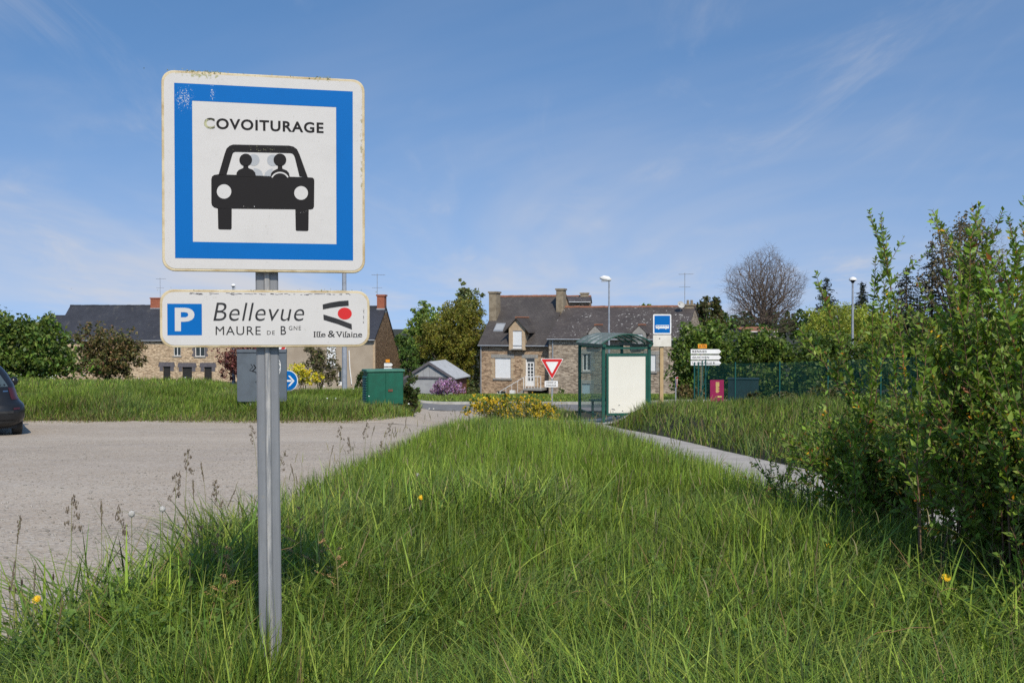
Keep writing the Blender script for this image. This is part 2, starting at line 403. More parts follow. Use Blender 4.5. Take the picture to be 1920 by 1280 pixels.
# loose stones on the lot
def chips(n):
    y = 4 + 15*RNG.random(n)**1.5; x = np.interp(y, XL[:,0], XL[:,1]) - RNG.random(n)**1.2*(.62*y) + .1
    keep = (wob(x, y, 1.3, 21) + .5*wob(x, y, 4, 22) > -.1) | (RNG.random(n) < .35); x, y = x[keep], y[keep]; n = len(x)
    s = (.004 + .012*RNG.random(n)**3)
    base = np.array([(1,0,0),(0,1,0),(-1,0,0),(0,-1,0),(0,0,.8),(0,0,-.5)], float)
    V = base[None]*s[:, None, None]*(1 + .5*(RNG.random((n, 6, 3))-.5)); 
    a = RNG.random(n)*6.28; ca, sa = np.cos(a)[:, None], np.sin(a)[:, None]
    V = np.stack([V[..., 0]*ca - V[..., 1]*sa, V[..., 0]*sa + V[..., 1]*ca, V[..., 2]], -1)
    V += np.stack([x, y, H(x, y) + .006], -1)[:, None]
    f = np.array([(0,1,4),(1,2,4),(2,3,4),(3,0,4),(1,0,5),(2,1,5),(3,2,5),(0,3,5)])
    F = (f[None] + 6*np.arange(n)[:, None, None]).reshape(-1, 3)
    o = np_mesh('loose_gravel', V.reshape(-1, 3), F, M['stone_chip'])
    tag(o, 'small loose stones scattered over the pale parking lot', 'gravel', kind='stuff')
chips(16000)

# ------------------------------------------------------------------ grass
def blade_mesh(P, Hh, Wd, az, lean, bend, ns, cols):
    n = len(P); t = np.linspace(0, 1, ns+1)
    d = np.stack([np.cos(az), np.sin(az)], -1)
    tw = az + math.pi/2 + RNG.normal(0, .5, n); s = np.stack([np.cos(tw), np.sin(tw)], -1)
    hor = Hh[:, None]*(lean[:, None]*t + bend[:, None]*t**2.2)
    ver = Hh[:, None]*(t - (.12*lean + .42*bend)[:, None]*t**2.4)
    wd = Wd[:, None]*(.75 + .6*t - 1.33*t**2)*.5
    c = np.empty((n, ns+1, 3)); c[..., 0] = P[:, None, 0] + d[:, None, 0]*hor; c[..., 1] = P[:, None, 1] + d[:, None, 1]*hor
    c[..., 2] = P[:, None, 2] + ver
    V = np.empty((n, ns+1, 2, 3))
    for k, sg in ((0, -1), (1, 1)):
        V[:, :, k, 0] = c[..., 0] + sg*s[:, None, 0]*wd; V[:, :, k, 1] = c[..., 1] + sg*s[:, None, 1]*wd; V[:, :, k, 2] = c[..., 2]
    i = (np.arange(n)[:, None]*(2*(ns+1)) + 2*np.arange(ns)[None])
    F = np.stack([i, i+1, i+3, i+2], -1).reshape(-1, 4)
    cc = np.repeat(cols[:, None, :], 2*(ns+1), 1).reshape(-1, 3)
    return V.reshape(-1, 3), F, cc
GP = np.array([(.090, .150, .020), (.120, .185, .026), (.060, .115, .020), (.145, .205, .040), (.075, .130, .035)])*np.array([2.02, 1.80, 1.62])
DRY = np.array([(.30, .24, .11), (.24, .17, .08), (.22, .21, .09)])
def gcols(x, y, dry=.03, seed=1):
    n = len(x); w1 = wob(x, y, 1.1, seed)+.6*wob(x, y, 4.5, seed+1)
    k = np.clip(((w1+1)/2*len(GP) + RNG.normal(0, 1.0, n)).astype(int), 0, len(GP)-1)
    c = GP[k]*(1 + .22*wob(x, y, 2.3, seed+4)+.18*wob(x, y, 7, seed+5))[:, None]*(1 + RNG.normal(0, .22, (n, 1))) * (1 + RNG.normal(0, .05, (n, 3)))
    dr = RNG.random(n) < dry
    pale = RNG.random(n) < .06; c[pale] = c[pale]*np.array([1.5, 1.35, 1.6]); dk = RNG.random(n) < .22; c[dk] *= .5
    c[dr] = DRY[RNG.integers(0, 3, dr.sum())]*(1 + RNG.normal(0, .15, (dr.sum(), 1)))
    return np.clip(c, .004, .9)
def pal_(n, base): return np.clip(base[RNG.integers(0, len(base), n)]*(1+RNG.normal(0, .15, (n, 1))), .01, .9)
def grass(name, label, x, y, hh, wd, ns, lean=.28, bend=.35, dry=.03, seed=1, z0=-.03, tone=1.0):
    n = len(x); P = np.stack([x, y, H(x, y)+z0], -1)
    hh = hh*(.55 + .75*RNG.random(n)); wd = wd*(.55 + 1.0*RNG.random(n))
    az = RNG.random(n)*6.283; pref = wob(x, y, 1.6, seed+7)*3.5
    use = RNG.random(n) < .45; az = np.where(use, pref + RNG.normal(0, .8, n), az)
    le = np.abs(RNG.normal(0, 1, n))*lean; be = np.abs(RNG.normal(0, bend, n))*RNG.random(n)*1.6
    V, F, cc = blade_mesh(P, hh, wd, az, le, np.minimum(be, 1.2), ns, gcols(x, y, dry, seed)*tone)
    o = np_mesh(name, V, F, M['grass'], cc); return tag(o, label, 'grass', kind='stuff')

def sample(n, y0, y1, fl, fr, dens):
    y = y0 + (y1-y0)*RNG.random(n); l, r = fl(y), fr(y); wmax = np.max(r-l)
    x = l + (r-l)*RNG.random(n)
    p = (r-l)/wmax*dens(x, y); k = RNG.random(n) < p
    return x[k], y[k]
xl_f = lambda y: np.interp(y, XL[:,0], XL[:,1]); xr_f = lambda y: np.interp(y, XR[:,0], XR[:,1])
vis = lambda x, y: (np.abs(x) < .56*y + .7)
def strip_d(x, y):
    l, r = xl_f(y), xr_f(y); e = .13*wob(x*0, y, 5, 31) + .10*wob(x, y, 14, 32)
    return np.clip((np.minimum(x-l, r-x) + e + .04)/.22, 0, 1)
# near strip, two layers: upright fine stems and broad drooping blades
x, y = sample(135000, 2.6, 8.5, lambda y: xl_f(y)-.1, lambda y: xr_f(y)+.1, lambda x, y: strip_d(x, y)*vis(x, y)*(1-.35*(y-2.6)/6))
hm = .23 + .06*wob(x, y, 1.0, 41) + .05*wob(x, y, 3.7, 42); hm = hm*(1+.45*np.clip((3.9-y)/.8, 0, 1)); hm = np.maximum(hm*np.clip(.45+.6*np.minimum(x-xl_f(y), xr_f(y)-x)/.6, .45, 1), .06)
grass('grass_strip_near', 'tall green grass round the carpool sign post in the foreground', x, y, hm*1.25, .0066, 4, .30+.75*np.clip((5.6-y)/1.6, 0, 1), .75, .03, 1, tone=.92)
x, y = sample(85000, 2.8, 8.5, lambda y: xl_f(y), lambda y: xr_f(y), lambda x, y: strip_d(x, y)*vis(x, y)*np.clip(.25+.9*wob(x, y, 1.9, 51), .08, 1)*.7)
grass('broad_grass', 'broad drooping grass blades tangled in the foreground', x, y, np.full(len(x), .42)+.14*wob(x, y, 2.4, 52), .0115, 5, .55+.5*np.clip((5.4-y)/1.4, 0, 1), 1.05, .05, 2, tone=.9)
x, y = sample(150000, 8.5, 26.5, lambda y: xl_f(y)-.1, lambda y: xr_f(y)+.1, lambda x, y: strip_d(x, y)*np.clip(1.15-(y-8.5)/22, .3, 1)*(y < 25.5+.7*wob(x, y, 3, 5)))
hm = (.30-.10*sstep(16, 20, y)) + .05*wob(x, y, 1.0, 41) + .04*wob(x, y, 3.7, 42)
grass('grass_strip', 'tall upright grass filling the strip between parking lot and path', x, y, np.maximum(hm*1.15, .08), .0088+.0004*(y-8.5), 3, .22, .34, .035, 3)
n = 1500; x = -.89 + RNG.normal(0, .17, n); y = 3.62 - np.abs(RNG.normal(0, .22, n))
grass('post_tuft', 'taller tuft of grass hiding the foot of the sign post', x, y, np.full(n, .44), .0075, 5, .30, .55, .04, 9)
# pale seeding stems standing above the strip
x, y = sample(2600, 4.2, 21, lambda y: xl_f(y)+.1, lambda y: xr_f(y)-.1, lambda x, y: np.clip(.35+1.1*wob(x, y, 1.4, 91), .08, 1)); n = len(x)
P = np.stack([x, y, H(x, y)], -1); hh = .30+.24*RNG.random(n); z_ = np.zeros(n); az = RNG.random(n)*6.28; le = np.abs(RNG.normal(0, .12, n))
sc_ = np.clip(y/9, .8, 1.7); tan = np.array([(.26, .27, .10), (.30, .24, .12), (.22, .19, .11), (.34, .30, .16)])
V1, F1, c1 = blade_mesh(P, hh, .0030*sc_, az, le, z_, 3, pal_(n, tan)); top = P + np.stack([np.cos(az)*hh*le*.95, np.sin(az)*hh*le*.95, hh*(.95-.12*le)], -1)
V2, F2_, c2 = blade_mesh(top, .05+.06*RNG.random(n), .0085*sc_, az, le*2, np.full(n, .3), 3, pal_(n, tan*.8))
o = np_mesh('seeding_grass', np.concatenate([V1, V2]), np.concatenate([F1, F2_+len(V1)]), M['grass'], np.concatenate([c1, c2]))
tag(o, 'pale seeding grass stems standing above the green strip', 'grass', kind='stuff')
# verge beyond the lot
def verge_d(x, y): return (x < -.094*y - .1 - 1.2*np.clip((26.4-y)/2.4, 0, 1)**2 + .25*wob(x, y, 3, 8)) & (y > 24.05 + .22*wob(x, y, 1.6, 61) + .1*wob(x, y, 6, 62))
x, y = sample(165000, 23.7, 34, lambda y: -.58*y, lambda y: -.085*y, lambda x, y: verge_d(x, y))
e = np.clip((y-24)/1.6, 0, 1)
grass('verge_grass', 'rough green grass on the bank along the far edge of the parking lot', x, y, (.06 + .22*e)*(1+.6*wob(x, y, .9, 63)+.45*wob(x, y, 3.1, 65)), .015, 3, .35, .5, .08+.65*(1-e)**2+.15*(wob(x, y, .8, 66) > .25), 4, tone=.88)
x, y = sample(80000, 34, 62, lambda y: -.58*y, lambda y: -.09*y, lambda x, y: 1.0)
grass('verge_grass', 'paler meadow grass behind the bank in front of the stone houses', x, y, np.full(len(x), .24)*(1+.5*wob(x, y, .7, 64)), .03, 2, .3, .3, .12, 5)
# bank right of the path
pr_f = lambda y: np.interp(y, PR[:,0], PR[:,1])
def bank_d(x, y):
    d = x - np.where(y > 26.3, 4.25-.5*np.clip((y-26)/6, 0, 1), pr_f(y)); return np.clip((d + .12*wob(x, y, 3, 71) + .05)/.4, 0, 1)
x, y = sample(185000, 8, 41, lambda y: np.where(y > 26, 3.6, pr_f(y)), lambda y: .60*y+3.5, lambda x, y: bank_d(x, y)*np.clip(1.1-(y-8)/60, .3, 1))
grass('bank_grass', 'grassy bank on the right between the path and the green mesh fence', x, y, (.30-.12*sstep(26, 34, y))*(1+.6*wob(x, y, 1.1, 72)), .016, 3, .35, .5, .16, 6, tone=.72)
# lawn across the road
x, y = sample(60000, 50, 80, lambda y: -.14*y, lambda y: np.full_like(y, 30.), lambda x, y: 1.0)
grass('lawn_grass', 'short lawn across the road in front of the shed and houses', x, y, np.full(len(x), .14), .04, 2, .3, .3, .08, 7)
# front of the shelter, by the road
x, y = sample(14000, 26, 41, lambda y: np.interp(y, [26, 41], [-.4, 1.6]), lambda y: np.full_like(y, 2.0), lambda x, y: np.where((y > 31) | (x < 1.2), 1, 0))
grass('roadside_grass', 'thin roadside grass left of the bus shelter', x, y, .28*(1+.4*wob(x, y, 2, 82)), .018, 3, .25, .35, .3, 8)

# ------------------------------------------------------------------ foliage
def leaf_quads(C, size, cols, up=.3, aspect=.55):
    n = len(C); a = RNG.normal(size=(n, 3)); a /= np.linalg.norm(a, axis=1, keepdims=True)
    nrm = RNG.normal(size=(n, 3)) + np.array([.1, -.25, .9])*up*2; nrm /= np.linalg.norm(nrm, axis=1, keepdims=True)
    b = np.cross(nrm, a); b /= np.linalg.norm(b, axis=1, keepdims=True)+1e-9; a = np.cross(b, nrm)
    s = np.asarray(size).reshape(-1, 1)*np.ones((n, 1))
    V = np.stack([C - a*s*.5, C + b*s*aspect*.5 + a*s*.05, C + a*s*.5, C - b*s*aspect*.5 + a*s*.05], 1)
    return V.reshape(-1, 3), np.arange(4*n).reshape(n, 4), np.repeat(cols, 4, 0)
def pal(n, base, var=.18, hv=.08):
    base = np.atleast_2d(base); c = base[RNG.integers(0, len(base), n)]
    return np.clip(c*(1+RNG.normal(0, var, (n, 1)))*(1+RNG.normal(0, hv, (n, 3))), .004, .9)
def cloud(ells, ncl, per, cr=.28, shell=.5):
    """clump-wise points inside ellipsoids given as (cx,cy,cz,rx,ry,rz)"""
    ells = np.array(ells, float); vol = (ells[:, 3]*ells[:, 4]*ells[:, 5])**.72; k = RNG.choice(len(ells), ncl, p=vol/vol.sum())
    d = RNG.normal(size=(ncl, 3)); d /= np.linalg.norm(d, axis=1, keepdims=True)
    r = (shell + (1-shell)*RNG.random(ncl))[:, None]*(1 + .12*RNG.normal(size=(ncl, 1)))
    cc = ells[k, :3] + d*r*ells[k, 3:6]
    sz = cr*np.cbrt(ells[k, 3]*ells[k, 4]*ells[k, 5])[:, None]*(.6+.8*RNG.random((ncl, 1)))
    q = RNG.normal(size=(ncl, per, 3)); q /= np.linalg.norm(q, axis=2, keepdims=True); q *= RNG.random((ncl, per, 1))**.45
    P = cc[:, None] + q*sz[:, None]
    return cc, P.reshape(-1, 3), np.repeat(np.arange(ncl), per)
def tree(name, label, cat, base, ells, ncl, per, leaf, cols, trunk_r=.2, group=None, cr=.28, shell=.5, limbs=14, ctint=.16, up=.3, aspect=.6, stems=1, bark='bark', cname='crown'):
    root = empty(name, base, 0, label, cat, group); b = Vector(base)
    cc, P, idx = cloud(ells, ncl, per, cr, shell)
    cols = pal(len(P), np.array(cols)*1.45)*(1+RNG.normal(0, ctint, ncl))[idx][:, None]
    kp = P[:, 2] > b.z+.02; P = P[kp]; cols = cols[kp]
    V, F, c = leaf_quads(P - np.array(base), leaf*(.6+.8*RNG.random(len(P))), np.clip(cols, .004, .9), up, aspect)
    o = np_mesh(cname, V, F, M['leaf'], c, root); o['kind'] = 'stuff'
    tb = MB(); mid = np.array(ells, float)[:, :3].mean(0); top = Vector(mid) - b
    for s in range(stems):
        off = Vector((random.uniform(-1, 1), random.uniform(-1, 1), 0))*trunk_r*2*(stems > 1)
        tb.tube([off, off+top*.45+Vector((random.uniform(-.2, .2), 0, 0)), off+top*.95], [trunk_r, trunk_r*.75, trunk_r*.4], 8)
    for i in RNG.choice(ncl, min(limbs, ncl), replace=False):
        e = Vector(cc[i]) - b; s0 = top*random.uniform(.35, .9); m = (s0+e)/2 + Vector((0, 0, -.08*e.length))
        tb.tube([s0, m, e], [trunk_r*.42, trunk_r*.25, trunk_r*.08], 5)
    tb.build('trunk', M[bark], root, smooth=True)
    return root
def ell(px, py, Y, rpx, rpy, ry=None):
    c = at(px, py, Y); k = Y/FPX; return (c.x, c.y, c.z, rpx*k, ry or rpx*k*.9, rpy*k)
def base_at(px, Y): 
    x = (px-960)/FPX*Y; return (x, Y, Hs(x, Y))
# ------------------------------------------------------------------ buildings
M['stoneA'] = stone_mat('schist_wall', (.52, .37, .24), (.38, .24, .15), (.42, .32, .22), .30, .085)
M['stoneB'] = stone_mat('grey_schist_wall', (.50, .41, .31), (.36, .27, .20), (.42, .36, .28), .30, .085)
M['stoneD'] = stone_mat('pale_schist_wall', (.66, .51, .34), (.52, .36, .22), (.52, .42, .30), .42, .13)
M['stoneG'] = stone_mat('dark_gable_wall', (.34, .215, .12), (.24, .145, .08), (.28, .185, .11), .4, .14)
M['slateA'] = slate_mat('old_slate', (.100, .086, .076), (.076, .064, .058))
M['slateB'] = slate_mat('lichen_slate', (.105, .086, .075), (.082, .066, .058), (.50, .48, .44))
M['slateD'] = slate_mat('blue_slate', (.050, .052, .062), (.040, .041, .050))
M['tile'] = mat('ridge_tile', (.32, .13, .07), (.22, .10, .06), scale=5, rough=.85)
M['brick'] = mat('chimney_brick', (.36, .12, .065), (.26, .085, .05), scale=9, rough=.85, bump=.5, bscale=18)
M['render'] = mat('beige_render', (.40, .33, .25), (.34, .275, .205), scale=.8, rough=.9, bump=.15, bscale=25)
M['chim'] = mat('rendered_chimney', (.30, .245, .17), (.21, .165, .11), scale=3, rough=.9, bump=.3)
M['quoin'] = mat('dressed_stone', (.50, .38, .25), (.42, .30, .19), scale=4, rough=.85, bump=.3)
M['granite'] = mat('granite_trim', (.33, .31, .28), (.25, .235, .21), scale=8, rough=.85, bump=.3)
M['lintel'] = mat('slate_lintel', (.13, .12, .13), (.10, .09, .10), scale=4, rough=.8)
M['zinc'] = mat('zinc_gutter', (.42, .43, .44), (.34, .35, .36), scale=3, rough=.45, metal=.4)
M['shutter'] = mat('white_shutter', (.80, .80, .79), (.76, .76, .75), scale=2, rough=.45)
M['bluedoor'] = mat('pale_blue_door', (.33, .43, .47), (.30, .39, .43), scale=3, rough=.6)

def house(name, label, loc, yaw, W, D, eh, rh, rv, wallm, roofm, holes=(), reh=None, over=.28, gable=None, gover=.06, cat='house', ridge=True, zb=-1.0):
    root = empty(name, loc, yaw, label, cat); reh = eh if reh is None else reh
    us = sorted({0, W, *[h[0] for h in holes], *[h[1] for h in holes]}); zs = sorted({zb, eh, *[h[2] for h in holes], *[h[3] for h in holes]})
    w_ = MB(); dep = .22
    for a, b in zip(us[:-1], us[1:]):
        for c, d in zip(zs[:-1], zs[1:]):
            if any(a >= h[0]-1e-6 and b <= h[1]+1e-6 and c >= h[2]-1e-6 and d <= h[3]+1e-6 for h in holes): continue
            w_.face([(a, 0, c), (b, 0, c), (b, 0, d), (a, 0, d)])
    for h in holes:
        a, b, c, d = h[:4]
        w_.face([(a, 0, c), (a, dep, c), (a, dep, d), (a, 0, d)]); w_.face([(b, 0, c), (b, 0, d), (b, dep, d), (b, dep, c)])
        w_.face([(a, 0, d), (a, dep, d), (b, dep, d), (b, 0, d)]); w_.face([(a, 0, c), (b, 0, c), (b, dep, c), (a, dep, c)])
    import bmesh
    wo = w_.build('wall', wallm, root); bm = bmesh.new(); bm.from_mesh(wo.data); bmesh.ops.remove_doubles(bm, verts=bm.verts, dist=1e-4); bm.to_mesh(wo.data); bm.free()
    MB().face([(0, D, zb), (W, D, zb), (W, D, reh), (0, D, reh)]).build('rear_wall', wallm, root)
    for u in (0, W): MB().face([(u, 0, zb), (u, D, zb), (u, D, reh), (u, rv, rh), (u, 0, eh)]).build('gable_wall', gable or wallm, root)
    sf = (rh-eh)/rv; sb = (rh-reh)/(D-rv); th = .13; a, b = -gover, W+gover
    r = MB()
    y0 = -over; z0 = eh-over*sf
    r.hexa([(a, y0, z0+.02), (b, y0, z0+.02), (b, rv, rh+.02), (a, rv, rh+.02)], [(a, y0, z0+th), (b, y0, z0+th), (b, rv, rh+th+.02), (a, rv, rh+th+.02)])
    y1 = D+over; z1 = reh-over*sb
    r.hexa([(a, y1, z1+.02), (b, y1, z1+.02), (b, rv+.002, rh+.02), (a, rv+.002, rh+.02)], [(a, y1, z1+th), (b, y1, z1+th), (b, rv+.002, rh+th+.02), (a, rv+.002, rh+th+.02)])
    ro = r.build('roof', roofm, root)
    if ridge:
        t = MB(); n = max(2, int((b-a)/.42))
        for i in range(n):
            u0 = a + (b-a)*i/n; u1 = a + (b-a)*(i+1)/n - .01; s = random.uniform(-.01, .02)
            t.tube([(u0, rv, rh+.10+s), (u1, rv, rh+.12+s)], [.13, .115], 8)
        t.build('ridge_tiles', ridge if ridge is not True else M['tile'], ro)
    gt = MB(); gt.tube([(a, y0-.05, z0+.02), (b, y0-.05, z0+.02)], .06, 6); gt.build('gutter', M['zinc'], root)
    root['e'] = 0; del root['e']
    root_m = Matrix.Translation(Vector(loc)) @ Matrix.Rotation(yaw, 4, 'Z'); inv = root_m.inverted()
    return root, ro, root_m, inv
def on_front(px, py, rm, v=0.0):
    n = rm.to_3x3() @ Vector((0, 1, 0)); p = hit(px, py, rm @ Vector((0, v, 0)), n); return rm.inverted() @ p
def rect_px(x0, x1, y0, y1, loc, yaw, v=0.0):
    rm = Matrix.Translation(Vector(loc)) @ Matrix.Rotation(yaw, 4, 'Z')
    a = on_front(x0, y1, rm, v); b = on_front(x1, y0, rm, v); c = on_front(x0, y0, rm, v); return [a.x, b.x, (a.z+on_front(x1, y1, rm, v).z)/2, (b.z+c.z)/2]
def chimney(parent, u, v, z0, z1, wu, wv, m, cap=True, pots=0, name='chimney'):
    c = MB().box(u-wu/2, u+wu/2, v-wv/2, v+wv/2, z0, z1)
    if cap: c.box(u-wu/2-.07, u+wu/2+.07, v-wv/2-.07, v+wv/2+.07, z1-.02, z1+.12)
    for i in range(pots):
        uu = u + (i-(pots-1)/2)*.3; c.tube([(uu, v, z1+.1), (uu, v, z1+.45)], [.12, .1], 8)
    o = c.build(name, m, parent)
    MB().box(u-wu/2-.03, u+wu/2+.03, v-wv/2-.03, v+wv/2+.03, z0-.02, z0+.35).build('flashing', M['zinc'], parent) if name == 'chimney' and m is M['brick'] else None
    return o
def window(parent, h, kind='glass', sill=True, surround=None, lintel=None, sh_w=.22):
    a, b, c, d = h[:4]; f = MB(); t = .06
    f.box(a, b, .10, .16, c, c+t).box(a, b, .10, .16, d-t, d).box(a, a+t, .10, .16, c+t, d-t).box(b-t, b, .10, .16, c+t, d-t)
    if kind == 'glass': f.box((a+b)/2-.035, (a+b)/2+.035, .10, .16, c+t, d-t)
    w_ = f.build('window', M['white'], parent)
    if kind == 'glass':
        for x0, x1 in ((a+t, (a+b)/2-.035), ((a+b)/2+.035, b-t)): MB().box(x0, x1, .125, .135, c+t, d-t).build('pane', M['pane'], w_)
    elif kind == 'dark':
        MB().box(a+t, b-t, .125, .135, c+t, d-t).build('pane', M['pane'], w_)
    else:
        s = MB(); n = max(4, int((d-c)/.09))
        for i in range(n):
            z0 = c+t*.4 + (d-c-t*.4)*i/n; s.box(a+.03, b-.03, .06, .09, z0, z0+(d-c)/n-.008)
        s.build('roller_shutter', M['shutter'], w_)
    if sill: MB().box(a-.12, b+.12, -.10, .2, c-.13, c-.003).build('sill', M['granite'], parent)
    if surround:
        z = c; k = 0
        while z < d-.05:
            hh = min(.32, d-z); ww = sh_w if k % 2 else sh_w*1.6
            for x0, x1 in ((a-ww, a-.003), (b+.003, b+ww)): MB().box(x0, x1, -.025, .1, z, z+hh-.015).build('quoin_stone', surround, parent)
            z += hh; k += 1
    if lintel: MB().box(a-.3, b+.3, -.03, .12, d+.003, d+.30).build('lintel', lintel, parent)
    return w_
def dormer(parent, roof, u0, u1, z0, zt, za, ov, wallm, roofm, slope_back, open_, v0=-.42, fo=.22):
    """wall dormer: front from z0 to eaves zt, apex za; runs back into the roof"""
    um = (u0+u1)/2; a, b, c, d = open_; vb = slope_back
    f = MB()
    f.box(u0, a-.002, v0, .25, z0, zt).box(b+.002, u1, v0, .25, z0, zt).box(a-.002, b+.002, v0, .25, d+.002, zt)
    if c-z0 > .05: f.box(a-.002, b+.002, v0, .25, z0, c-.002)
    f.face([(u0, v0, zt+.001), (u1, v0, zt+.001), (um, v0, za)])
    f.face([(u0, .25, z0), (u0, vb, zt), (u0, .25, zt)]).face([(u1, .25, z0), (u1, .25, zt), (u1, vb, zt)])
    do = f.build('dormer', wallm, parent)
    s = (za-zt)/(um-u0); r = MB(); th = .09
    for sg, ue in ((-1, u0-ov), (1, u1+ov)):
        ze = zt - ov*s
        r.hexa([(ue, v0-fo, ze), (um+sg*.001, v0-fo, za), (um+sg*.001, vb+1.4, za), (ue, vb, ze)], [(ue, v0-fo, ze+th), (um+sg*.001, v0-fo, za+th), (um+sg*.001, vb+1.4, za+th), (ue, vb, ze+th)])
    r.build('dormer_roof', roofm, do)
    MB().tube([(um, v0-fo-.02, za+th), (um, vb+1.3, za+th)], .08, 6).build('dormer_ridge', M['tile'], do)
    sh = MB(); n = 14
    for i in range(n):
        zz = c + (d-c)*i/n; sh.box(a, b, v0+.06, v0+.09, zz, zz+(d-c)/n-.008)
    sh.build('roller_shutter', M['shutter'], do)
    MB().box(a-.08, b+.08, v0-.06, .2, c-.10, c-.004).build('sill', M['granite'], do)
def antenna(parent, u, v, z, h):
    a = MB().tube([(u, v, z-.3), (u, v, z+h)], .025, 5).tube([(u-.5, v, z+h*.96), (u+.7, v, z+h*.96)], .016, 4)
    for k in range(7): a.tube([(u-.4+k*.17, v-.22, z+h*.96), (u-.4+k*.17, v+.22, z+h*.96)], .010, 4)
    a.tube([(u-.45, v, z+h*.55), (u+.45, v, z+h*.55)], .014, 4)
    for k in range(4): a.tube([(u-.4+k*.26, v-.18, z+h*.55), (u-.4+k*.26, v+.18, z+h*.55)], .010, 4)
    a.build('antenna', M['galv'], parent)

# --- house A: tall stone house with dormer
YA = R(-20)
locA = tuple(at(900, 741, 84.2)); locA = (locA[0], 84.2, locA[2])
rA = lambda x0, x1, y0, y1: rect_px(x0, x1, y0, y1, locA, YA)
hw = rA(927.6, 957.8, 671, 709); hd = rA(985, 1002.5, 671, 724); hb = rA(931, 949, 733, 739); WA = rA(900, 1029, 700, 710)[1]
ehA = rA(900, 910, 643, 660)[3]; zrA = at(980, 558, 87.6).z - locA[2]
A, roA, mA, iA = house('stone_house', 'tall brown stone house with white roller shutters and one gabled dormer', locA, YA, WA, 9.4, ehA, zrA, 4.7, M['stoneA'], M['slateA'], [hw, hd, hb])
window(A, hw, 'shutter', True, M['quoin'], M['granite']); window(A, hb, 'dark', False)
def front_door(parent, h):
    a, b, c, d = h; t = .07; zt = d-.38; fr = MB().box(a, a+t, .1, .17, c, d).box(b-t, b, .1, .17, c, d).box(a+t, b-t, .1, .17, d-t, d).box(a+t, b-t, .1, .17, zt-.05, zt+.05)
    zl = c+.42; n = 5
    fr.box(a+t, b-t, .11, .16, c, zl); um = (a+b)/2; fr.box(um-.04, um+.04, .11, .16, zl, zt-.05)
    for x0, x1 in ((a+t, a+t+.10), (b-t-.10, b-t)): fr.box(x0, x1, .11, .16, zl, zt-.05)
    hh = (zt-.05-zl)/n
    for i in range(n): fr.box(a+t+.1, um-.04, .11, .16, zl+i*hh-.03, zl+i*hh+.03).box(um+.04, b-t-.1, .11, .16, zl+i*hh-.03, zl+i*hh+.03)
    dr = fr.build('door', M['white'], parent)
    for i in range(n):
        for x0, x1 in ((a+t+.1, um-.04), (um+.04, b-t-.1)): MB().box(x0, x1, .13, .14, zl+i*hh+.03, zl+(i+1)*hh-.03).build('pane', M['pane'], dr)
    MB().box(a+t, b-t, .13, .14, zt+.05, d-t).build('transom_pane', M['pane'], dr)
    z = c; k = 0
    while z < d-.05:
        hh = min(.34, d-z); ww = .22 if k % 2 else .36
        for x0, x1 in ((a-ww, a-.003), (b+.003, b+ww)): MB().box(x0, x1, -.025, .1, z, z+hh-.015).build('quoin_stone', M['quoin'], parent)
        z += hh; k += 1
    MB().box(a-.3, b+.3, -.03, .12, d+.003, d+.28).build('lintel', M['granite'], parent)
front_door(A, hd)
dm = rA(964.5, 981.7, 620, 653); dw = rA(957.5, 987.5, 614, 656); da = rA(960, 990, 597, 640)
slA = (zrA-ehA)/4.7
dormer(A, roA, dw[0], dw[1], dw[2], dw[3], da[3], .42, M['quoin'], M['slateA'], (dw[3]-ehA)/slA, dm)
chimney(roA, .30, 2.6, ehA+1.6, at(922, 549, 86).z-locA[2], .66, 1.0, M['chim'])
chimney(roA, 1.0, 6.6, zrA-1.2, at(940, 556, 90).z-locA[2], .65, .6, M['chim'])
sk = MB(); su = rA(926.5, 944, 619, 629); vz = [(su[2]-ehA)/slA, (su[3]-ehA)/slA]
ex = rect_px(926.5, 944, 619, 629, locA, YA, 1.2)
za = ehA+1.0*slA; zb_ = ehA+1.75*slA
sk.hexa([(ex[0], 1.0, za+.1), (ex[1], 1.0, za+.1), (ex[1], 1.75, zb_+.1), (ex[0], 1.75, zb_+.1)], [(ex[0], 1.0, za+.22), (ex[1], 1.0, za+.22), (ex[1], 1.75, zb_+.22), (ex[0], 1.75, zb_+.22)])
sky_l = sk.build('skylight', M['zinc'], roA)
MB().face([(ex[0]+.07, 1.06, za+.28+.05*slA*0), (ex[1]-.07, 1.06, za+.28), (ex[1]-.07, 1.69, zb_+.17), (ex[0]+.07, 1.69, zb_+.17)]).build('skylight_pane', M['grey_film'], roA)
MB().tube([(.12, -.08, ehA-.2), (.12, -.08, -.5)], .05, 6).build('downpipe', M['zinc'], A)
# terrace, steps and railings
hp = rA(995, 1028, 726, 741); 
te = MB().box(hp[0], WA-.05, -1.7, -.03, hp[3]-.16, hp[3]); te.build('terrace_slab', M['granite'], A)
MB().box(hp[0]+.1, WA-.1, -.06, -.03, -.6, hp[3]-.17).build('garage_opening', M['dark'], A)
MB().box(hp[0]+.02, hp[0]+.3, -1.65, -.07, -1, hp[3]-.17).build('terrace_pier', M['stoneA'], A)
st = MB()
for i in range(7): st.box(hp[0]-.32*(i+1), hp[0]-.32*i-.002, -1.5, -.4, -1, hp[3]-.18*(i+1))
st.build('steps', M['granite'], A)
def rail(pts, m, parent, n, h=.95):
    b = MB(); pts = [Vector(p) for p in pts]
    for p, q in zip(pts[:-1], pts[1:]):
        b.tube([p+Vector((0, 0, h)), q+Vector((0, 0, h))], .03, 5)
        for i in range(n+1): c = p.lerp(q, i/n); b.tube([c, c+Vector((0, 0, h))], .025 if i in (0, n) else .016, 5)
    b.build('railing', m, parent)
rail([(hp[0]+.1, -1.6, hp[3]), (WA-.15, -1.6, hp[3])], M['white'], A, 5)
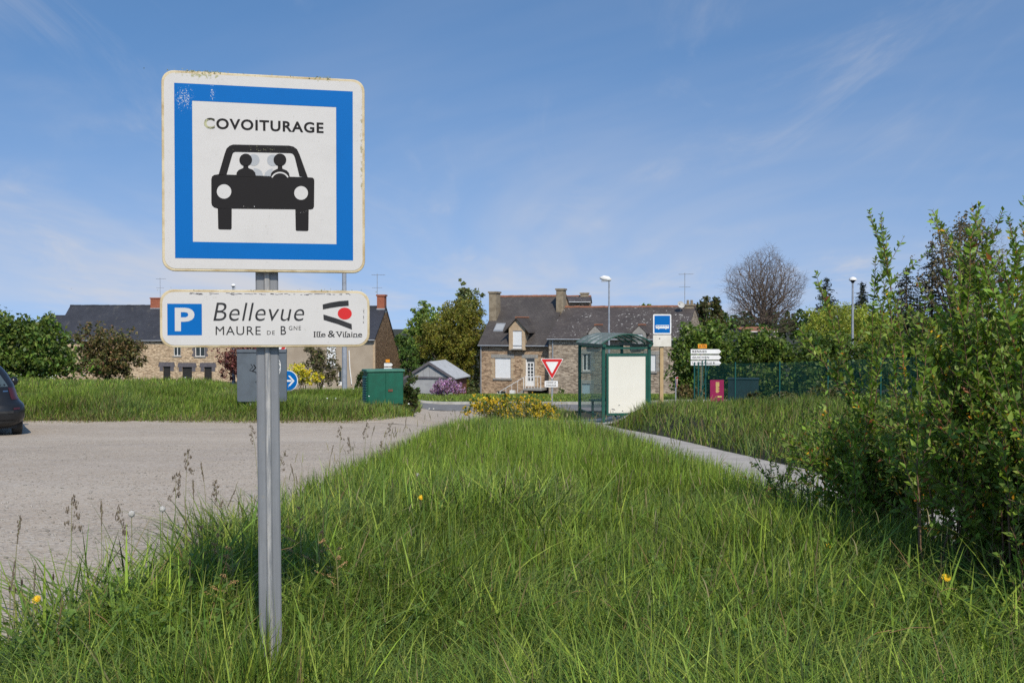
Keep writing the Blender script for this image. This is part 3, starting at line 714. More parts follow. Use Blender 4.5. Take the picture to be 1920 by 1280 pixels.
rail([(hp[0]-.1, -1.45, hp[3]-.1), (hp[0]-2.1, -1.45, hp[3]-1.25)], M['white'], A, 4)
mbx = rA(970.5, 979, 729, 735.5)
bx_ = MB().box(mbx[0], mbx[1], -1.9, -1.6, mbx[2], mbx[3]); bx_.box((mbx[0]+mbx[1])/2-.04, (mbx[0]+mbx[1])/2+.04, -1.8, -1.72, -1, mbx[2]); bx_.build('letter_box', M['white'], A)

# --- rear block behind B
pb = at(1052, 600, 93)
RB, roR, mR, iR = house('stone_house', 'narrow stone block with red ridge tiles rising behind the lichen-spotted roof', (pb.x, 93, -4.5), R(-6), (1106-1052)/FPX*93, 5, at(0, 566, 93).z+4.5, at(0, 557.5, 94).z+4.5, 2.5, M['stoneA'], M['slateB'], ridge=M['tile'])
chimney(roR, 1.95*(54/FPX*93)/2.5, 2.5, 7.0, at(0, 551, 95).z+4.5, .75, .5, M['chim'])
# --- house B: long lower house
locB = tuple(at(1029, 752, 81.2)); YB = YA
rB = lambda x0, x1, y0, y1: rect_px(x0, x1, y0, y1, locB, YB)
ehB = rB(1029, 1040, 633, 660)[3]; zrB = at(1100, 578.5, 84.5).z-locB[2]; WB = rB(1029, 1283, 700, 710)[1]
w1 = rB(1092, 1107.5, 663, 695); w2 = rB(1214, 1229.5, 665, 696); d1 = rB(1091, 1107, 719, 752)
B, roB, mB_, iB = house('stone_house', 'long low grey stone house with white lichen spots on its slate roof', locB, YB, WB, 9, ehB, zrB, 4.5, M['stoneB'], M['slateB'], [w1, w2, d1], ridge=M['tile'])
window(B, w1, 'glass', True, M['granite'], M['granite']); window(B, w2, 'shutter', True, M['granite'], M['granite'])
a, b, c, d = d1
dd = MB().box(a, b, .08, .14, c, d); dd.box((a+b)/2-.01, (a+b)/2+.01, .07, .08, c, d); dd.build('door', M['bluedoor'], B)
MB().box(a-.3, b+.3, -.03, .12, d+.003, d+.28).build('lintel', M['granite'], B)
for x0, x1 in ((a-.28, a-.003), (b+.003, b+.28)): MB().box(x0, x1, -.025, .1, c, d).build('door_jamb', M['granite'], B)
slB = (zrB-ehB)/4.5
for (o0, o1, p0, p1, ap) in ((1110, 1126.6, 1106, 1131, 1118), (1192, 1207.5, 1188, 1213, 1199)):
    op = rB(o0, o1, 626, 645); fw = rB(p0, p1, 623.5, 647); fa = rB(p0, p1, 611, 640)
    dormer(B, roB, fw[0], fw[1], fw[2], fw[3], fa[3], .14, M['granite'], M['slateB'], (fw[3]-ehB)/slB, op, fo=.02)
chimney(roB, -.32, 4.3, zrB-1.2, at(1047, 543, 84.5).z-locB[2], .62, .8, M['chim'])
chimney(roB, WB-.4, 4.5, zrB-.8, at(1285, 573, 82).z-locB[2], .75, .7, M['chim'], True, 2)
antenna(B, WB-.75, 4.2, zrB+.3, at(1276, 512, 82).z-locB[2]-zrB-.3)
M['cream0'] = mat('dish_paint', (.50, .49, .46), (.42, .41, .38)); dish = MB(); pdc = Vector((WB-.95, 3.5, zrB+.22))
prof = [(0, 0), (.2, .02), (.38, .07), (.46, .12)]
for r_, z_ in prof: pass
dl = MB().lathe([(.001, .0), (.13, .02), (.24, .06), (.30, .10)], 18)
do_ = dl.build('satellite_dish', M['cream0'], B, True); do_.location = pdc; do_.rotation_euler = (R(65), 0, R(35))
MB().tube([(WB-1.0, 3.9, zrB-.6), (WB-1.0, 3.4, zrB+.35)], .03, 5).build('dish_arm', M['galv'], B)
MB().tube([(.35, -.08, ehB-.2), (.35, -.08, -.5)], .05, 6).build('downpipe', M['zinc'], B)

# --- house C: beige rendered house with stone gable
YC = R(-6)
locC0 = at(703, 740, 85); WC = 9.4
lc = Vector(locC0) - Vector((math.cos(YC), math.sin(YC), 0))*WC; locC = (lc.x, lc.y, -4.1)
rC = lambda x0, x1, y0, y1: rect_px(x0, x1, y0, y1, locC, YC)
ehC = at(703, 634, 85).z+4.1; zrC = at(722, 578, 89).z+4.1
wc = rC(612, 630, 650, 686); dc = rC(634, 641.5, 690, 722)
Cc, roC, mC, iC = house('rendered_house', 'beige rendered house with dark stone gable and red brick chimney, left of the shed', locC, YC, WC, 10.6, ehC, zrC, 4.0, M['render'], M['slateD'], [wc, dc], reh=1.9, gable=M['stoneG'], ridge=M['slateD'])
window(Cc, wc, 'shutter', True, None, None)
a, b, c, d = dc; fr = MB().box(a, b, .08, .14, c, d); fr.build('door', M['white'], Cc); MB().box(a+.06, b-.06, .06, .075, c+.3, d-.08).build('door_pane', M['pane'], Cc)
chimney(roC, WC-.35, 4.0, zrC-.35, at(716, 555, 89).z+4.1, .66, .8, M['brick'])
antenna(Cc, WC-.75, 4.0, zrC+.3, at(712, 513, 89).z+4.1-zrC-.3)
pc = rC(655, 660, 657, 720)
MB().tube([(pc[0], -.06, pc[3]), (pc[0]+.06, -.06, (pc[2]+pc[3])/2), (pc[1]-.02, -.06, pc[2])], .05, 6).build('downpipe', M['white'], Cc)
MB().box(WC-.16, WC+.03, -.03, .12, -1, ehC-.1).build('corner_trim', M['quoin'], Cc)

# --- house D: long stone farmhouse far left, and its lower annex
YD = R(-2); locD0 = at(100, 720, 116); locD = (locD0.x, 116, -4.8)
rD = lambda x0, x1, y0, y1: rect_px(x0, x1, y0, y1, locD, YD)
ehD = at(250, 635, 116).z+4.8; zrD = at(250, 575, 120).z+4.8; WD = rD(100, 500, 660, 670)[1]
hs = [rD(325.5, 339, 646, 667), rD(366, 384, 646, 668)]; ds = [rD(306, 319.5, 687, 716), rD(342, 360, 688, 716), rD(383, 397, 688, 716)]
Dh, roD, mD, iD = house('stone_farmhouse', 'long pale stone farmhouse with dark slate roof behind the shrubs on the left', locD, YD, WD, 9, ehD, zrD, 4.4, M['stoneD'], M['slateD'], hs+ds, ridge=M['slateD'], cat='farmhouse')
for h in hs: window(Dh, h, 'glass', True, M['quoin'] if h is hs[0] else M['lintel'], None)
for h in ds:
    a, b, c, d = h; MB().box(a, b, .15, .18, c, d).build('door', M['dark'], Dh)
    MB().prism([(a-.55, d+.01), (b+.55, d+.01), (b+.45, d+.5), (a-.45, d+.5)], -.05, .1).build('lintel', M['lintel'], Dh)
    for x0, x1 in ((a-.4, a-.003), (b+.003, b+.4)): MB().box(x0, x1, -.03, .1, d-.5, d).build('quoin_stone', M['lintel'], Dh)
uc = rect_px(285, 304.5, 600, 610, locD, YD, 4.4)
chimney(roD, (uc[0]+uc[1])/2, 4.4, zrD-.5, at(295, 560, 120).z+4.8, uc[1]-uc[0], .9, M['brick'])
antenna(Dh, uc[1]-.25, 4.4, zrD+.8, at(303, 521, 120).z+4.8-zrD-.8)
antenna(Dh, uc[0]-.1, 4.4, zrD+.3, 1.4) if False else None
an0 = at(52, 720, 117)
house('stone_annex', 'low slate-roofed annex at the left end of the long farmhouse', (an0.x, 117, -4.8), YD, (99-52)/FPX*117, 8, at(0, 640, 117).z+4.8, at(0, 594, 120).z+4.8, 4, M['stoneD'], M['slateD'], ridge=M['slateD'], cat='farmhouse')

# --- shed
YS = R(-12)
M['shedwall'] = mat('shed_grey_boards', (.36, .36, .36), (.30, .30, .31), scale=2, rough=.8, bump=.2)
M['shedroof'] = mat('fibre_cement_roof', (.50, .50, .50), (.40, .40, .39), scale=4, rough=.7, bump=.2)
M['rust'] = mat('red_brown_boards', (.20, .075, .045), (.14, .05, .03), scale=6, rough=.85)
sl = at(763, 744, 74); S = empty('shed', (sl.x, 74, Hs(sl.x, 74)-.25), YS, 'low grey garden shed with pale sheet roof left of the tall stone house', 'shed')
k_ = 74/FPX; SW = 85*k_/math.cos(YS)*1.02; SLn = 4.0; zb_s = S.location.z; ez = at(0, 706, 74).z-zb_s; az_ = at(0, 679, 74).z-zb_s
s = MB().face([(0, 0, -.5), (SW, 0, -.5), (SW, 0, ez), (0, 0, ez)]).face([(SW, SLn, -.5), (0, SLn, -.5), (0, SLn, ez), (SW/2, SLn, az_), (SW, SLn, ez)]).face([(0, SLn, -.5), (0, 0, -.5), (0, 0, ez), (0, SLn, ez)])
s.build('wall', M['shedwall'], S)
for i in range(8):
    u0 = SW*i/8; u1 = SW*(i+1)/8; f_ = lambda u: az_-abs(u-SW/2)/(SW/2)*(az_-ez)
    pts = [(u0+.006, ez+.01), (u1-.006, ez+.01), (u1-.006, f_(u1-.006)), (u0+.006, f_(u0+.006))]
    MB().prism(pts, -.05, -.015).build('gable_board', M['shedwall'], S)
MB().box(-.05, SW+.05, -.09, -.052, ez-.12, ez-.002).build('fascia', M['lintel'], S)
MB().face([(SW, 0, -.5), (SW, SLn, -.5), (SW, SLn, ez), (SW, 0, ez)]).build('side_wall', M['rust'], S)
for sg, nm in ((0, -.25), (1, SW+.25)):
    e = nm; sl_ = (az_-ez)/(SW/2); ze = ez-.25*sl_
    rr = MB().hexa([(e, -.2, ze), (SW/2, -.2, az_), (SW/2, SLn+.2, az_), (e, SLn+.2, ze)], [(e, -.2, ze+.07), (SW/2, -.2, az_+.07), (SW/2, SLn+.2, az_+.07), (e, SLn+.2, ze+.07)])
    rp = rr.build('roof', M['shedroof'], S)
    bb = MB().hexa([(e, -.25, ze-.12), (SW/2, -.25, az_-.12), (SW/2, -.202, az_-.12), (e, -.202, ze-.12)], [(e, -.25, ze+.08), (SW/2, -.25, az_+.08), (SW/2, -.202, az_+.08), (e, -.202, ze+.08)])
    bb.build('bargeboard', M['lintel'], rp)
MB().box(SW*.62, SW*.75, -.04, -.012, -.3, ez-.25).build('door', M['lintel'], S)
# --- low far house with orange roof behind the right hedge
po = at(1395, 622, 95)
house('low_house', 'low house with orange tiled ridge glimpsed over the right hedge', (po.x, 95, -4.6), R(0), 60/FPX*95, 7, at(0, 622, 95).z+4.6, at(0, 617.5, 97).z+4.6, 3, M['render'], M['tile'])
# ------------------------------------------------------------------ carpool sign (foreground)
def face_mat(name, base, speck, lich_pos=None):
    t = NT(name); co = t.coord()
    gr = t.noise(9, 6, .7, co); f = t.noise(90, 3, .6, co)
    col = t.mix(t.rng(gr, .45, .8, 0, .35), base, tuple(a*.82 for a in base))
    col = t.mix(t.rng(f, .66, .74, 0, speck), col, (.23, .21, .15))
    # faint weave of the reflective film
    wv = t.n('ShaderNodeTexWave', bands_direction='Z'); wv.inputs['Scale'].default_value = 60; wv.inputs['Distortion'].default_value = 1.5; t.l(co, wv.inputs['Vector'])
    col = t.mix(t.math('MULTIPLY', wv.outputs['Fac'], .07), col, tuple(a*.7 for a in base))
    if lich_pos:
        sp = t.n('ShaderNodeSeparateXYZ'); t.l(co, sp.inputs[0])
        for cx_, cz_, rx, rz, lo, hi, c, *ns in lich_pos:
            dx = t.math('DIVIDE', t.math('SUBTRACT', sp.outputs[0], cx_), rx); dz = t.math('DIVIDE', t.math('SUBTRACT', sp.outputs[2], cz_), rz)
            r = t.math('SQRT', t.math('ADD', t.math('MULTIPLY', dx, dx), t.math('MULTIPLY', dz, dz)))
            m = t.rng(t.math('SUBTRACT', t.noise(ns[0] if ns else 75, 5, .75, co), t.math('MULTIPLY', r, .16)), lo, hi)
            m = t.math('MULTIPLY', m, t.rng(r, 1.0, 1.6, 1, 0))
            col = t.mix(m, col, c)
    return t.setup(col, .55, 0, .12)
PW = .70; D0 = 3.672
SX = (499-960)/FPX*D0
YSN = R(12.4)
gx = at(500, 1300, D0)
CS = empty('carpool_sign', (SX, D0, Hs(SX, D0)), YSN, 'square blue and white carpool sign with a parking name plate on a grey post', 'road sign')
zb0 = CS.location.z
ztop = at(499, 145, D0).z-zb0; zbot = at(499, 511, D0).z-zb0; SH = ztop-zbot
LICH = (.34, .33, .16); FL = (.60, .60, .55)
czs = (ztop+zbot)/2
M['face'] = face_mat('sign_white_film', (.59, .565, .535), .25, [(-.235, ztop-.012, .08, .012, .40, .50, LICH), (.21, ztop-.006, .07, .008, .42, .5, LICH), (.338, czs+.09, .006, .2, .42, .5, (.36, .33, .22))])
M['face2'] = face_mat('plate_white_film', (.59, .565, .535), .3)
M['blue'] = face_mat('sign_blue_film', (.0008, .125, .41), .0, [(-.275, ztop-.095, .045, .06, .50, .54, FL, 230), (-.18, ztop-.075, .012, .05, .50, .54, FL, 230)])
M['black_w'] = face_mat('sign_black_film', (.017, .015, .015), .0, [(-.195, ztop-.185, .022, .022, .30, .48, (.46, .45, .27)), (0, czs-.13, .28, .03, .56, .6, (.6, .58, .54)), (0, czs+.085, .3, .03, .57, .6, (.45, .45, .25))])
M['rim'] = mat('sign_rim_stained', (.62, .52, .34), (.44, .33, .17), scale=14, rough=.6, bump=.2)
M['signback'] = mat('sign_back_grey', (.33, .34, .35), (.26, .27, .28), scale=8, rough=.55, metal=.3)
M['red'] = mat('sign_red_film', (.60, .018, .016), (.54, .02, .02), scale=10, rough=.4)
def panel(parent, name, cx_, cz_, w_, h_, r, yf, face, rim=.009, depth=.024):
    b = MB().prism([(x+cx_, z+cz_) for x, z in rrect(w_, h_, r)], yf, yf+depth)
    p = b.build(name, M['rim'], parent, bevel=.003)
    flat('face', [(x+cx_, z+cz_) for x, z in rrect(w_-2*rim, h_-2*rim, r-rim*.6)], yf-.0012, face, p)
    return p
# post: rolled box section with a raised centre rib
po_ = MB(); wv_ = .0395
prof = [(-wv_, .0), (-wv_+.005, -.004), (-.012, -.004), (-.006, -.0105), (.006, -.0105), (.012, -.004), (wv_-.005, -.004), (wv_, .0), (wv_, .036), (wv_-.005, .04), (-wv_+.005, .04), (-wv_, .036)]
bse = len(po_.v); zs_ = [-.25, ztop-.03]; lean = .0075
for z in zs_: po_.v += [(p[0]+.014-lean*z*.9, p[1], z) for p in prof]
n_ = len(prof)
for i in range(n_): po_.f.append((i, (i+1) % n_, n_+(i+1) % n_, n_+i))
po_.f.append(tuple(n_+i for i in range(n_)))
def post_mat():
    t = NT('weathered_post'); co = t.coord(); mp = t.n('ShaderNodeMapping'); mp.inputs['Scale'].default_value = (9, 9, .6); t.l(co, mp.inputs[0])
    sp = t.n('ShaderNodeSeparateXYZ'); t.l(co, sp.inputs[0])
    col = t.mix(t.rng(t.noise(3, 5, .6, mp.outputs[0]), .35, .7), (.235, .24, .25), (.185, .19, .20))
    mp2 = t.n('ShaderNodeMapping'); mp2.inputs['Scale'].default_value = (60, 60, 3); t.l(co, mp2.inputs[0])
    rib_highlight = t.rng(t.noise(1.6, 6, .75, mp2.outputs[0]), .40, .62, 0, .9)
    dx = t.math('ABSOLUTE', t.math('SUBTRACT', t.math('ADD', sp.outputs[0], t.math('MULTIPLY', sp.outputs[2], .0068)), .014))
    col = t.mix(t.math('MULTIPLY', rib_highlight, t.rng(dx, .007, .011, 1, 0)), col, (.48, .455, .42))  # bright highlight line of the centre rib, put into the colour as a broken streak
    col = t.mix(t.rng(t.noise(22, 5, .75), .60, .72, 0, .5), col, (.30, .27, .22))
    col = t.mix(t.rng(t.noise(5, 5, .7), .45, .75, 0, .5), col, (.15, .155, .16))
    return t.setup(col, .5, .15, .4)
po_.build('post', post_mat(), CS)
YF = -.036
sp_ = panel(CS, 'sign_panel', 0, czs, PW, SH, .042, YF, M['face'])
for z in (czs+.22, czs-.22): MB().box(-.2, .2, YF+.025, -.0125, z-.02, z+.02).build('mounting_rail', M['signback'], sp_)
zl, zr_ = 1.0, 1.041
def S1(zx, zy):
    ui = (zx-80)/1148.; top = 63 + 65*ui; bot = 1211.5 + 11*ui
    u = ui*zl/(zr_*(1-ui)+zl*ui); v = (zy-top)/(bot-top)
    return ((u-.5)*PW, ztop - v*SH)
ly = lambda k: YF-.0012-.0007*k
o_ = [S1(154, 140), S1(1160, 192), S1(1161, 1153), S1(153, 1138)]; i_ = [S1(255, 242), S1(1066, 280), S1(1068, 1060), S1(254, 1045)]
def sq(q): return [(min(q[0][0], q[3][0]), q[0][1]), (q[1][0], q[0][1]), (q[1][0], q[3][1]), (q[0][0], q[3][1])]
o_ = sq(o_); i_ = sq(i_); bl = MB()
for a in range(4):
    b = (a+1) % 4; bl.face([(o_[a][0], ly(1), o_[a][1]), (o_[b][0], ly(1), o_[b][1]), (i_[b][0], ly(1), i_[b][1]), (i_[a][0], ly(1), i_[a][1])])
bl.build('blue_border', M['blue'], sp_)
p0 = S1(320, 402); p1 = S1(995, 362)
text_fit('lettering', 'COVOITURAGE', p0[0], p1[0], S1(600, 413)[1], S1(600, 351)[1], ly(1), M['black_w'], sp_, bold=.028, space=1.12)
cp = MB(); L = ly(1)
def addp(pts, y=None): cp.face([(*S1(*p)[:1], (L if y is None else y), S1(*p)[1]) for p in pts])
outer = [(400, 668), (436, 545), (447, 515), (464, 499), (485, 492), (800, 499), (825, 505), (845, 520), (858, 547), (906, 682)]
inner = [(447, 662), (476, 562), (481, 545), (486, 538), (496, 534), (806, 542), (818, 545), (826, 553), (832, 566), (858, 674)]
for a in range(len(outer)-1): addp([outer[a], outer[a+1], inner[a+1], inner[a]])
addp([(360, 690), (364, 674), (376, 665), (400, 661), (905, 679), (932, 681), (941, 690), (942, 705), (940, 845), (934, 858), (920, 862), (395, 856), (376, 850), (363, 838), (360, 822)])
addp([(396, 853), (475, 856), (474, 970), (468, 976), (405, 975), (398, 970)]); addp([(834, 860), (910, 862), (908, 978), (902, 984), (842, 983), (836, 978)])
def zc_(cx_, cy_, r, n=24): return [(cx_+r*math.cos(6.2832*i/n), cy_+r*math.sin(6.2832*i/n)) for i in range(n)]
L2 = ly(2)
addp(zc_(555, 580, 36), L2); addp([(500, 674), (504, 650), (516, 636), (540, 626), (543, 610), (568, 610), (570, 626), (595, 636), (608, 652), (613, 676)], L2)
addp(zc_(748, 580, 36), L2); addp([(694, 676), (698, 656), (710, 642), (735, 630), (737, 610), (760, 610), (762, 630), (786, 640), (799, 654), (804, 680)], L2)
cp.build('car_pictogram', M['black_w'], sp_)
cp = MB(); addp(zc_(600, 580, 33), L); addp([(600, 674), (600, 625), (628, 632), (645, 645), (655, 676)], L)
addp(zc_(708, 582, 33), L); addp([(658, 676), (664, 652), (680, 638), (706, 628), (706, 676)], L); cp.build('rear_passenger_pictogram', M['grey_film'], sp_)
for q_ in ((432, 759, 41), (867, 768, 39)):
    cp = MB(); addp(zc_(*q_), L2); cp.build('headlight_cutout', M['face'], sp_)
cp = MB()
for i in range(10):
    a0, a1 = R(200+14*i), R(200+14*(i+1)); addp([(748+52*math.cos(a0), 694+46*math.sin(a0)), (748+52*math.cos(a1), 694+46*math.sin(a1)), (748+44*math.cos(a1), 694+38*math.sin(a1)), (748+44*math.cos(a0), 694+38*math.sin(a0))], ly(3))
cp.build('steering_wheel_cutout', M['face'], sp_)
# lichen crust on the top edges
def lichen(parent, spots, yf):
    mb = MB()
    for x, z, rx, n in spots:
        for k in range(n):
            c = Vector((x+random.gauss(0, rx), yf+random.uniform(-.002, .012), z+random.gauss(-.001, .0028))); r = random.uniform(.0012, .0038)
            p = [c+Vector((random.uniform(-1, 1), random.uniform(-1, .4), random.uniform(-1, 1)))*r for _ in range(5)]
            mb.face(p[:3]).face(p[2:5]).face([p[0], p[2], p[4]])
    o = mb.build('lichen_crust', mat('lichen', (.40, .39, .17), (.22, .24, .09), scale=80, rough=.95), parent); o['kind'] = 'stuff'
lichen(sp_, [(-.25, ztop, .02, 60), (-.18, ztop, .018, 90), (-.20, ztop, .035, 60), (.20, ztop, .022, 70), (-.1, ztop, .12, 40), (.345, czs+.1, .002, 20)], YF)
# name plate
z1t = at(499, 544.5, D0).z-zb0; z1b = at(499, 650.5, D0).z-zb0; NW = .725; NH = z1t-z1b; cz1 = (z1t+z1b)/2; cx1 = (496-494)/FPX*D0
npn = panel(CS, 'name_plate', cx1, cz1, NW, NH, .045, YF, M['face2'], .0085)
MB().box(-.2, .2, YF+.025, -.0125, cz1-.02, cz1+.02).build('mounting_rail', M['signback'], npn)
def S2(zx, zy):
    ui = (zx-68)/1518.; top = 158 - 4*ui; bot = 604 - 20*ui
    u = ui*zl/(zr_*(1-ui)+zl*ui); return (cx1 + (u-.5)*NW, z1t - (zy-top)/(bot-top)*NH)
def tf2(name, s, x0, x1, yt, yb, m, y, **k):
    a = S2(x0, yb); b = S2(x1, yt); zt = (S2(x0, yt)[1]+b[1])/2; zb = (a[1]+S2(x1, yb)[1])/2
    return text_fit(name, s, a[0], b[0], zb, zt, y, m, npn, **k)
flat('parking_square', sq([S2(123, 267), S2(372, 266), S2(375, 503), S2(125, 508)]), ly(1), M['blue'], npn)
tf2('lettering', 'P', 177, 319, 297, 476, M['face2'], ly(2), bold=.025)
tf2('lettering', 'Bellevue', 455, 1112, 254, 393, M['black'], ly(1), shear=.2, bold=-.006, space=1.05)
tf2('lettering', 'MAURE', 471, 797, 435, 502, M['black'], ly(1), bold=.0, space=1.12)
tf2('lettering', 'DE', 842, 898, 467, 497, M['black'], ly(1), space=1.2)
tf2('lettering', 'B', 941, 980, 430, 497, M['black'], ly(1), bold=.005)
tf2('lettering', 'GNE', 1000, 1088, 429, 461, M['black'], ly(1), space=1.2)
lg = MB()
def addl(pts): lg.face([(S2(*p)[0], ly(1), S2(*p)[1]) for p in pts])
for a, b, c, d in (((1245, 262), (1300, 247), (1302, 288), (1247, 300)), ((1300, 247), (1365, 235), (1367, 277), (1302, 288)), ((1365, 235), (1432, 229), (1434, 270), (1367, 277)), ((1250, 338), (1352, 370), (1355, 412), (1252, 380)), ((1352, 370), (1455, 410), (1457, 453), (1355, 412))): addl((a, b, c, d))
lg.build('logo_bars', M['black'], npn)
flat('logo_disc', [(S2(*p)[0], S2(*p)[1]) for p in [(1405+51*math.cos(6.2832*i/32), 330+46*math.sin(6.2832*i/32)) for i in range(32)]], ly(1), M['red'], npn)
tf2('lettering', 'Ille', 1182, 1266, 470, 512, M['black'], ly(1), bold=.008)
tf2('lettering', '&', 1282, 1335, 462, 513, M['black'], ly(1), bold=.008)
tf2('lettering', 'Vilaine', 1343, 1531, 468, 511, M['black'], ly(1), bold=.008)
# small slab serifs that the plate's typeface has
sf = MB()
for zx, zy, w_ in ((1187, 471, 16), (1187, 511, 16), (1215, 511, 12), (1232, 511, 12), (1213, 470, 8), (1230, 470, 8), (1349, 470, 20), (1379, 470, 16), (1402, 511, 12), (1420, 511, 12), (1418, 469, 8), (1470, 510, 12), (1483, 510, 12), (1500, 510, 12)):
    p, q = S2(zx-w_/2, zy-1.5), S2(zx+w_/2, zy+1.5); sf.face([(p[0], ly(2), p[1]), (q[0], ly(2), p[1]), (q[0], ly(2), q[1]), (p[0], ly(2), q[1])])
sf.build('letter_serifs', M['black'], npn)
cr_ = MB()     # cracked film along the upper edge and right corner
for i in range(70):
    t_ = random.random()
    if t_ < .75: x = cx1 + random.uniform(-.31, .30); z = z1t-.0145+random.gauss(0, .0015); dx, dz = random.uniform(.004, .018), random.gauss(0, .001)
    else: x = cx1+NW/2-.022+random.gauss(0, .001); z = cz1+random.uniform(-.02, .05); dx, dz = random.gauss(0, .001), random.uniform(.004, .014)
    cr_.face([(x, ly(1), z), (x+dx, ly(1), z+dz), (x+dx+.0006, ly(1), z+dz+.0014), (x+.0004, ly(1), z+.0016)])
cr_.build('film_cracks', M['lintel'], npn)['kind'] = 'stuff'
lichen(npn, [(cx1, z1t, .2, 40), (cx1+.24, z1t, .05, 25)], YF)

# ------------------------------------------------------------------ parked car
M['carpaint'] = mat('dark_grey_car_paint', (.020, .021, .023), (.016, .017, .019), scale=3, rough=.28, metal=.3, spec=.5)
M['carplastic'] = mat('car_trim_plastic', (.02, .02, .021), (.03, .03, .03), rough=.6)
M['carglass'] = mat('car_glass', (.075, .10, .105), (.055, .075, .08), rough=.05, spec=.8)
M['lamp_red'] = mat('tail_lamp', (.07, .012, .012), (.05, .01, .01), rough=.15, spec=.6)
M['chrome'] = mat('chrome', (.6, .6, .6), (.5, .5, .5), rough=.15, metal=1)
M['plate'] = mat('plate_white', (.6, .6, .58), (.5, .5, .48), rough=.4)
cy0 = 20.0; cxr = (45-960)/FPX*cy0; ccx = cxr-.90
CAR = empty('parked_car', (ccx, cy0, Hs(ccx, cy0+1)), R(29), 'dark grey hatchback parked on the gravel, seen from behind at the left edge', 'car')
lv = [(.20, .70, .14, 3.75), (.27, .80, .05, 3.86), (.38, .845, .01, 3.92), (.52, .85, .0, 3.92), (.60, .842, .02, 3.90), (.65, .82, .05, 3.88), (.70, .765, .10, 3.82), (.78, .725, .13, 3.70), (.88, .70, .16, 3.35), (.95, .68, .19, 3.02), (1.04, .655, .23, 2.86), (1.14, .60, .29, 2.70), (1.24, .55, .36, 2.52), (1.33, .485, .45, 2.34), (1.40, .42, .56, 2.15), (1.46, .33, .70, 1.95), (1.50, .20, .86, 1.7)]
def slice_pts(wd, y0, y1, z, n=9):
    r = min(.42, wd*.7); pts = []
    for sx_, cy_, a0 in ((1, y1-r, 0), (-1, y1-r, 90), (-1, y0+r, 180), (1, y0+r, 270)):
        for i in range(n):
            a = R(a0+90*i/(n-1)); pts.append((sx_*(wd-r)+r*math.cos(a), cy_+r*math.sin(a), z))
    return pts
cb = MB(); N_ = 36
for wd, z, y0, y1 in [(l[1], l[0], l[2], l[3]) for l in lv]: cb.v += slice_pts(wd, y0, y1, z)
for i in range(len(lv)-1):
    for k in range(N_): cb.f.append((i*N_+k, i*N_+(k+1) % N_, (i+1)*N_+(k+1) % N_, (i+1)*N_+k))
cb.f.append(tuple(reversed(range(N_)))); cb.f.append(tuple((len(lv)-1)*N_+k for k in range(N_)))
cb.build('body', M['carpaint'], CAR, smooth=True)
zz = [l[0] for l in lv]; fw = lambda z: np.interp(z, zz, [l[1] for l in lv]); fy = lambda z: np.interp(z, zz, [l[2] for l in lv]); fyf = lambda z: np.interp(z, zz, [l[3] for l in lv])
def rear_y(x, z):
    wd = fw(z); r = min(.42, wd*.7); dx = max(0, abs(x)-(wd-r)); return fy(z)+r-math.sqrt(max(0, r*r-dx*dx))
def rear_panel(name, m, x0f, x1f, z0, z1, off, nx=10, nz=6, parent=CAR):
    p = MB()
    for j in range(nz+1):
        z = z0+(z1-z0)*j/nz
        for i in range(nx+1):
            x = x0f(z)+(x1f(z)-x0f(z))*i/nx; p.v.append((x, rear_y(x, z)-off, z))
    for j in range(nz):
        for i in range(nx): a = j*(nx+1)+i; p.f.append((a, a+1, a+nx+2, a+nx+1))
    return p.build(name, m, parent, smooth=True)
rw = rear_panel('rear_window', M['carglass'], lambda z: -fw(z)+.13+(z-1)*.1, lambda z: fw(z)-.13-(z-1)*.1, 1.0, 1.38, .007)
MB().tube([(-.05, .2, 1.02), (.4, rear_y(.4, 1.03)-.02, 1.04)], .010, 5).build('rear_wiper', M['carplastic'], rw)
bp = rear_panel('bumper', M['carpaint'], lambda z: -fw(z)*.97, lambda z: fw(z)*.97, .36, .62, .016)
rear_panel('bumper_insert', M['carplastic'], lambda z: -.62, lambda z: .62, .48, .53, .024, 12, 3)
for s in (-1, 1):
    rear_panel('tail_light', M['lamp_red'], lambda z, s=s: s*fw(z)*.80, lambda z, s=s: s*fw(z)*.985, .74, .98, .008, 5, 5)
    rear_panel('reflector', M['lamp_red'], lambda z, s=s: s*.62, lambda z, s=s: s*.74, .55, .59, .026, 4, 2)
    sg_ = MB()
    for j in range(6):
        z = 1.0+.34*j/5
        for i in range(9):
            t_ = i/8; y_ = fy(z)+.5+t_*(fyf(z)-fy(z)-1.0); sg_.v.append((s*(fw(z)+.006), y_, z))
    for j in range(5):
        for i in range(8): a = j*9+i; sg_.f.append((a, a+1, a+10, a+9))
    sg_.build('side_window', M['carglass'], CAR, smooth=True)
    MB().lathe([(.02, 0), (.06, .02), (.09, .08), (.07, .16), (.01, .2)], 10, (s*.76, 2.55, .90)).build('wing_mirror', M['carpaint'], CAR, smooth=True)
pl = rear_panel('number_plate', M['plate'], lambda z: -.26, lambda z: .26, .36, .465, .030, 4, 2)
rear_panel('hatch_handle', M['chrome'], lambda z: -.3, lambda z: .3, .76, .785, .014, 6, 1)
rear_panel('model_badge', M['chrome'], lambda z: .44, lambda z: .53, .90, .925, .008, 3, 1)
rear_panel('exhaust_skirt', M['carplastic'], lambda z: -fw(z)*.9, lambda z: fw(z)*.9, .22, .33, .012, 10, 3)
for s in (-1, 1):
    for y_ in (.62, 3.08):
        wh = MB(); wh.tube([(s*.62, y_, .29), (s*.80, y_, .29)], .29, 22); w_ = wh.build('wheel', M['rubber'], CAR, bevel=.02)
        MB().tube([(s*.79, y_, .29), (s*.812, y_, .29)], .19, 18).build('rim', M['galv'], w_)
MB().box(-.7, .7, .3, 3.6, .16, .3).build('underbody', M['carplastic'], CAR)

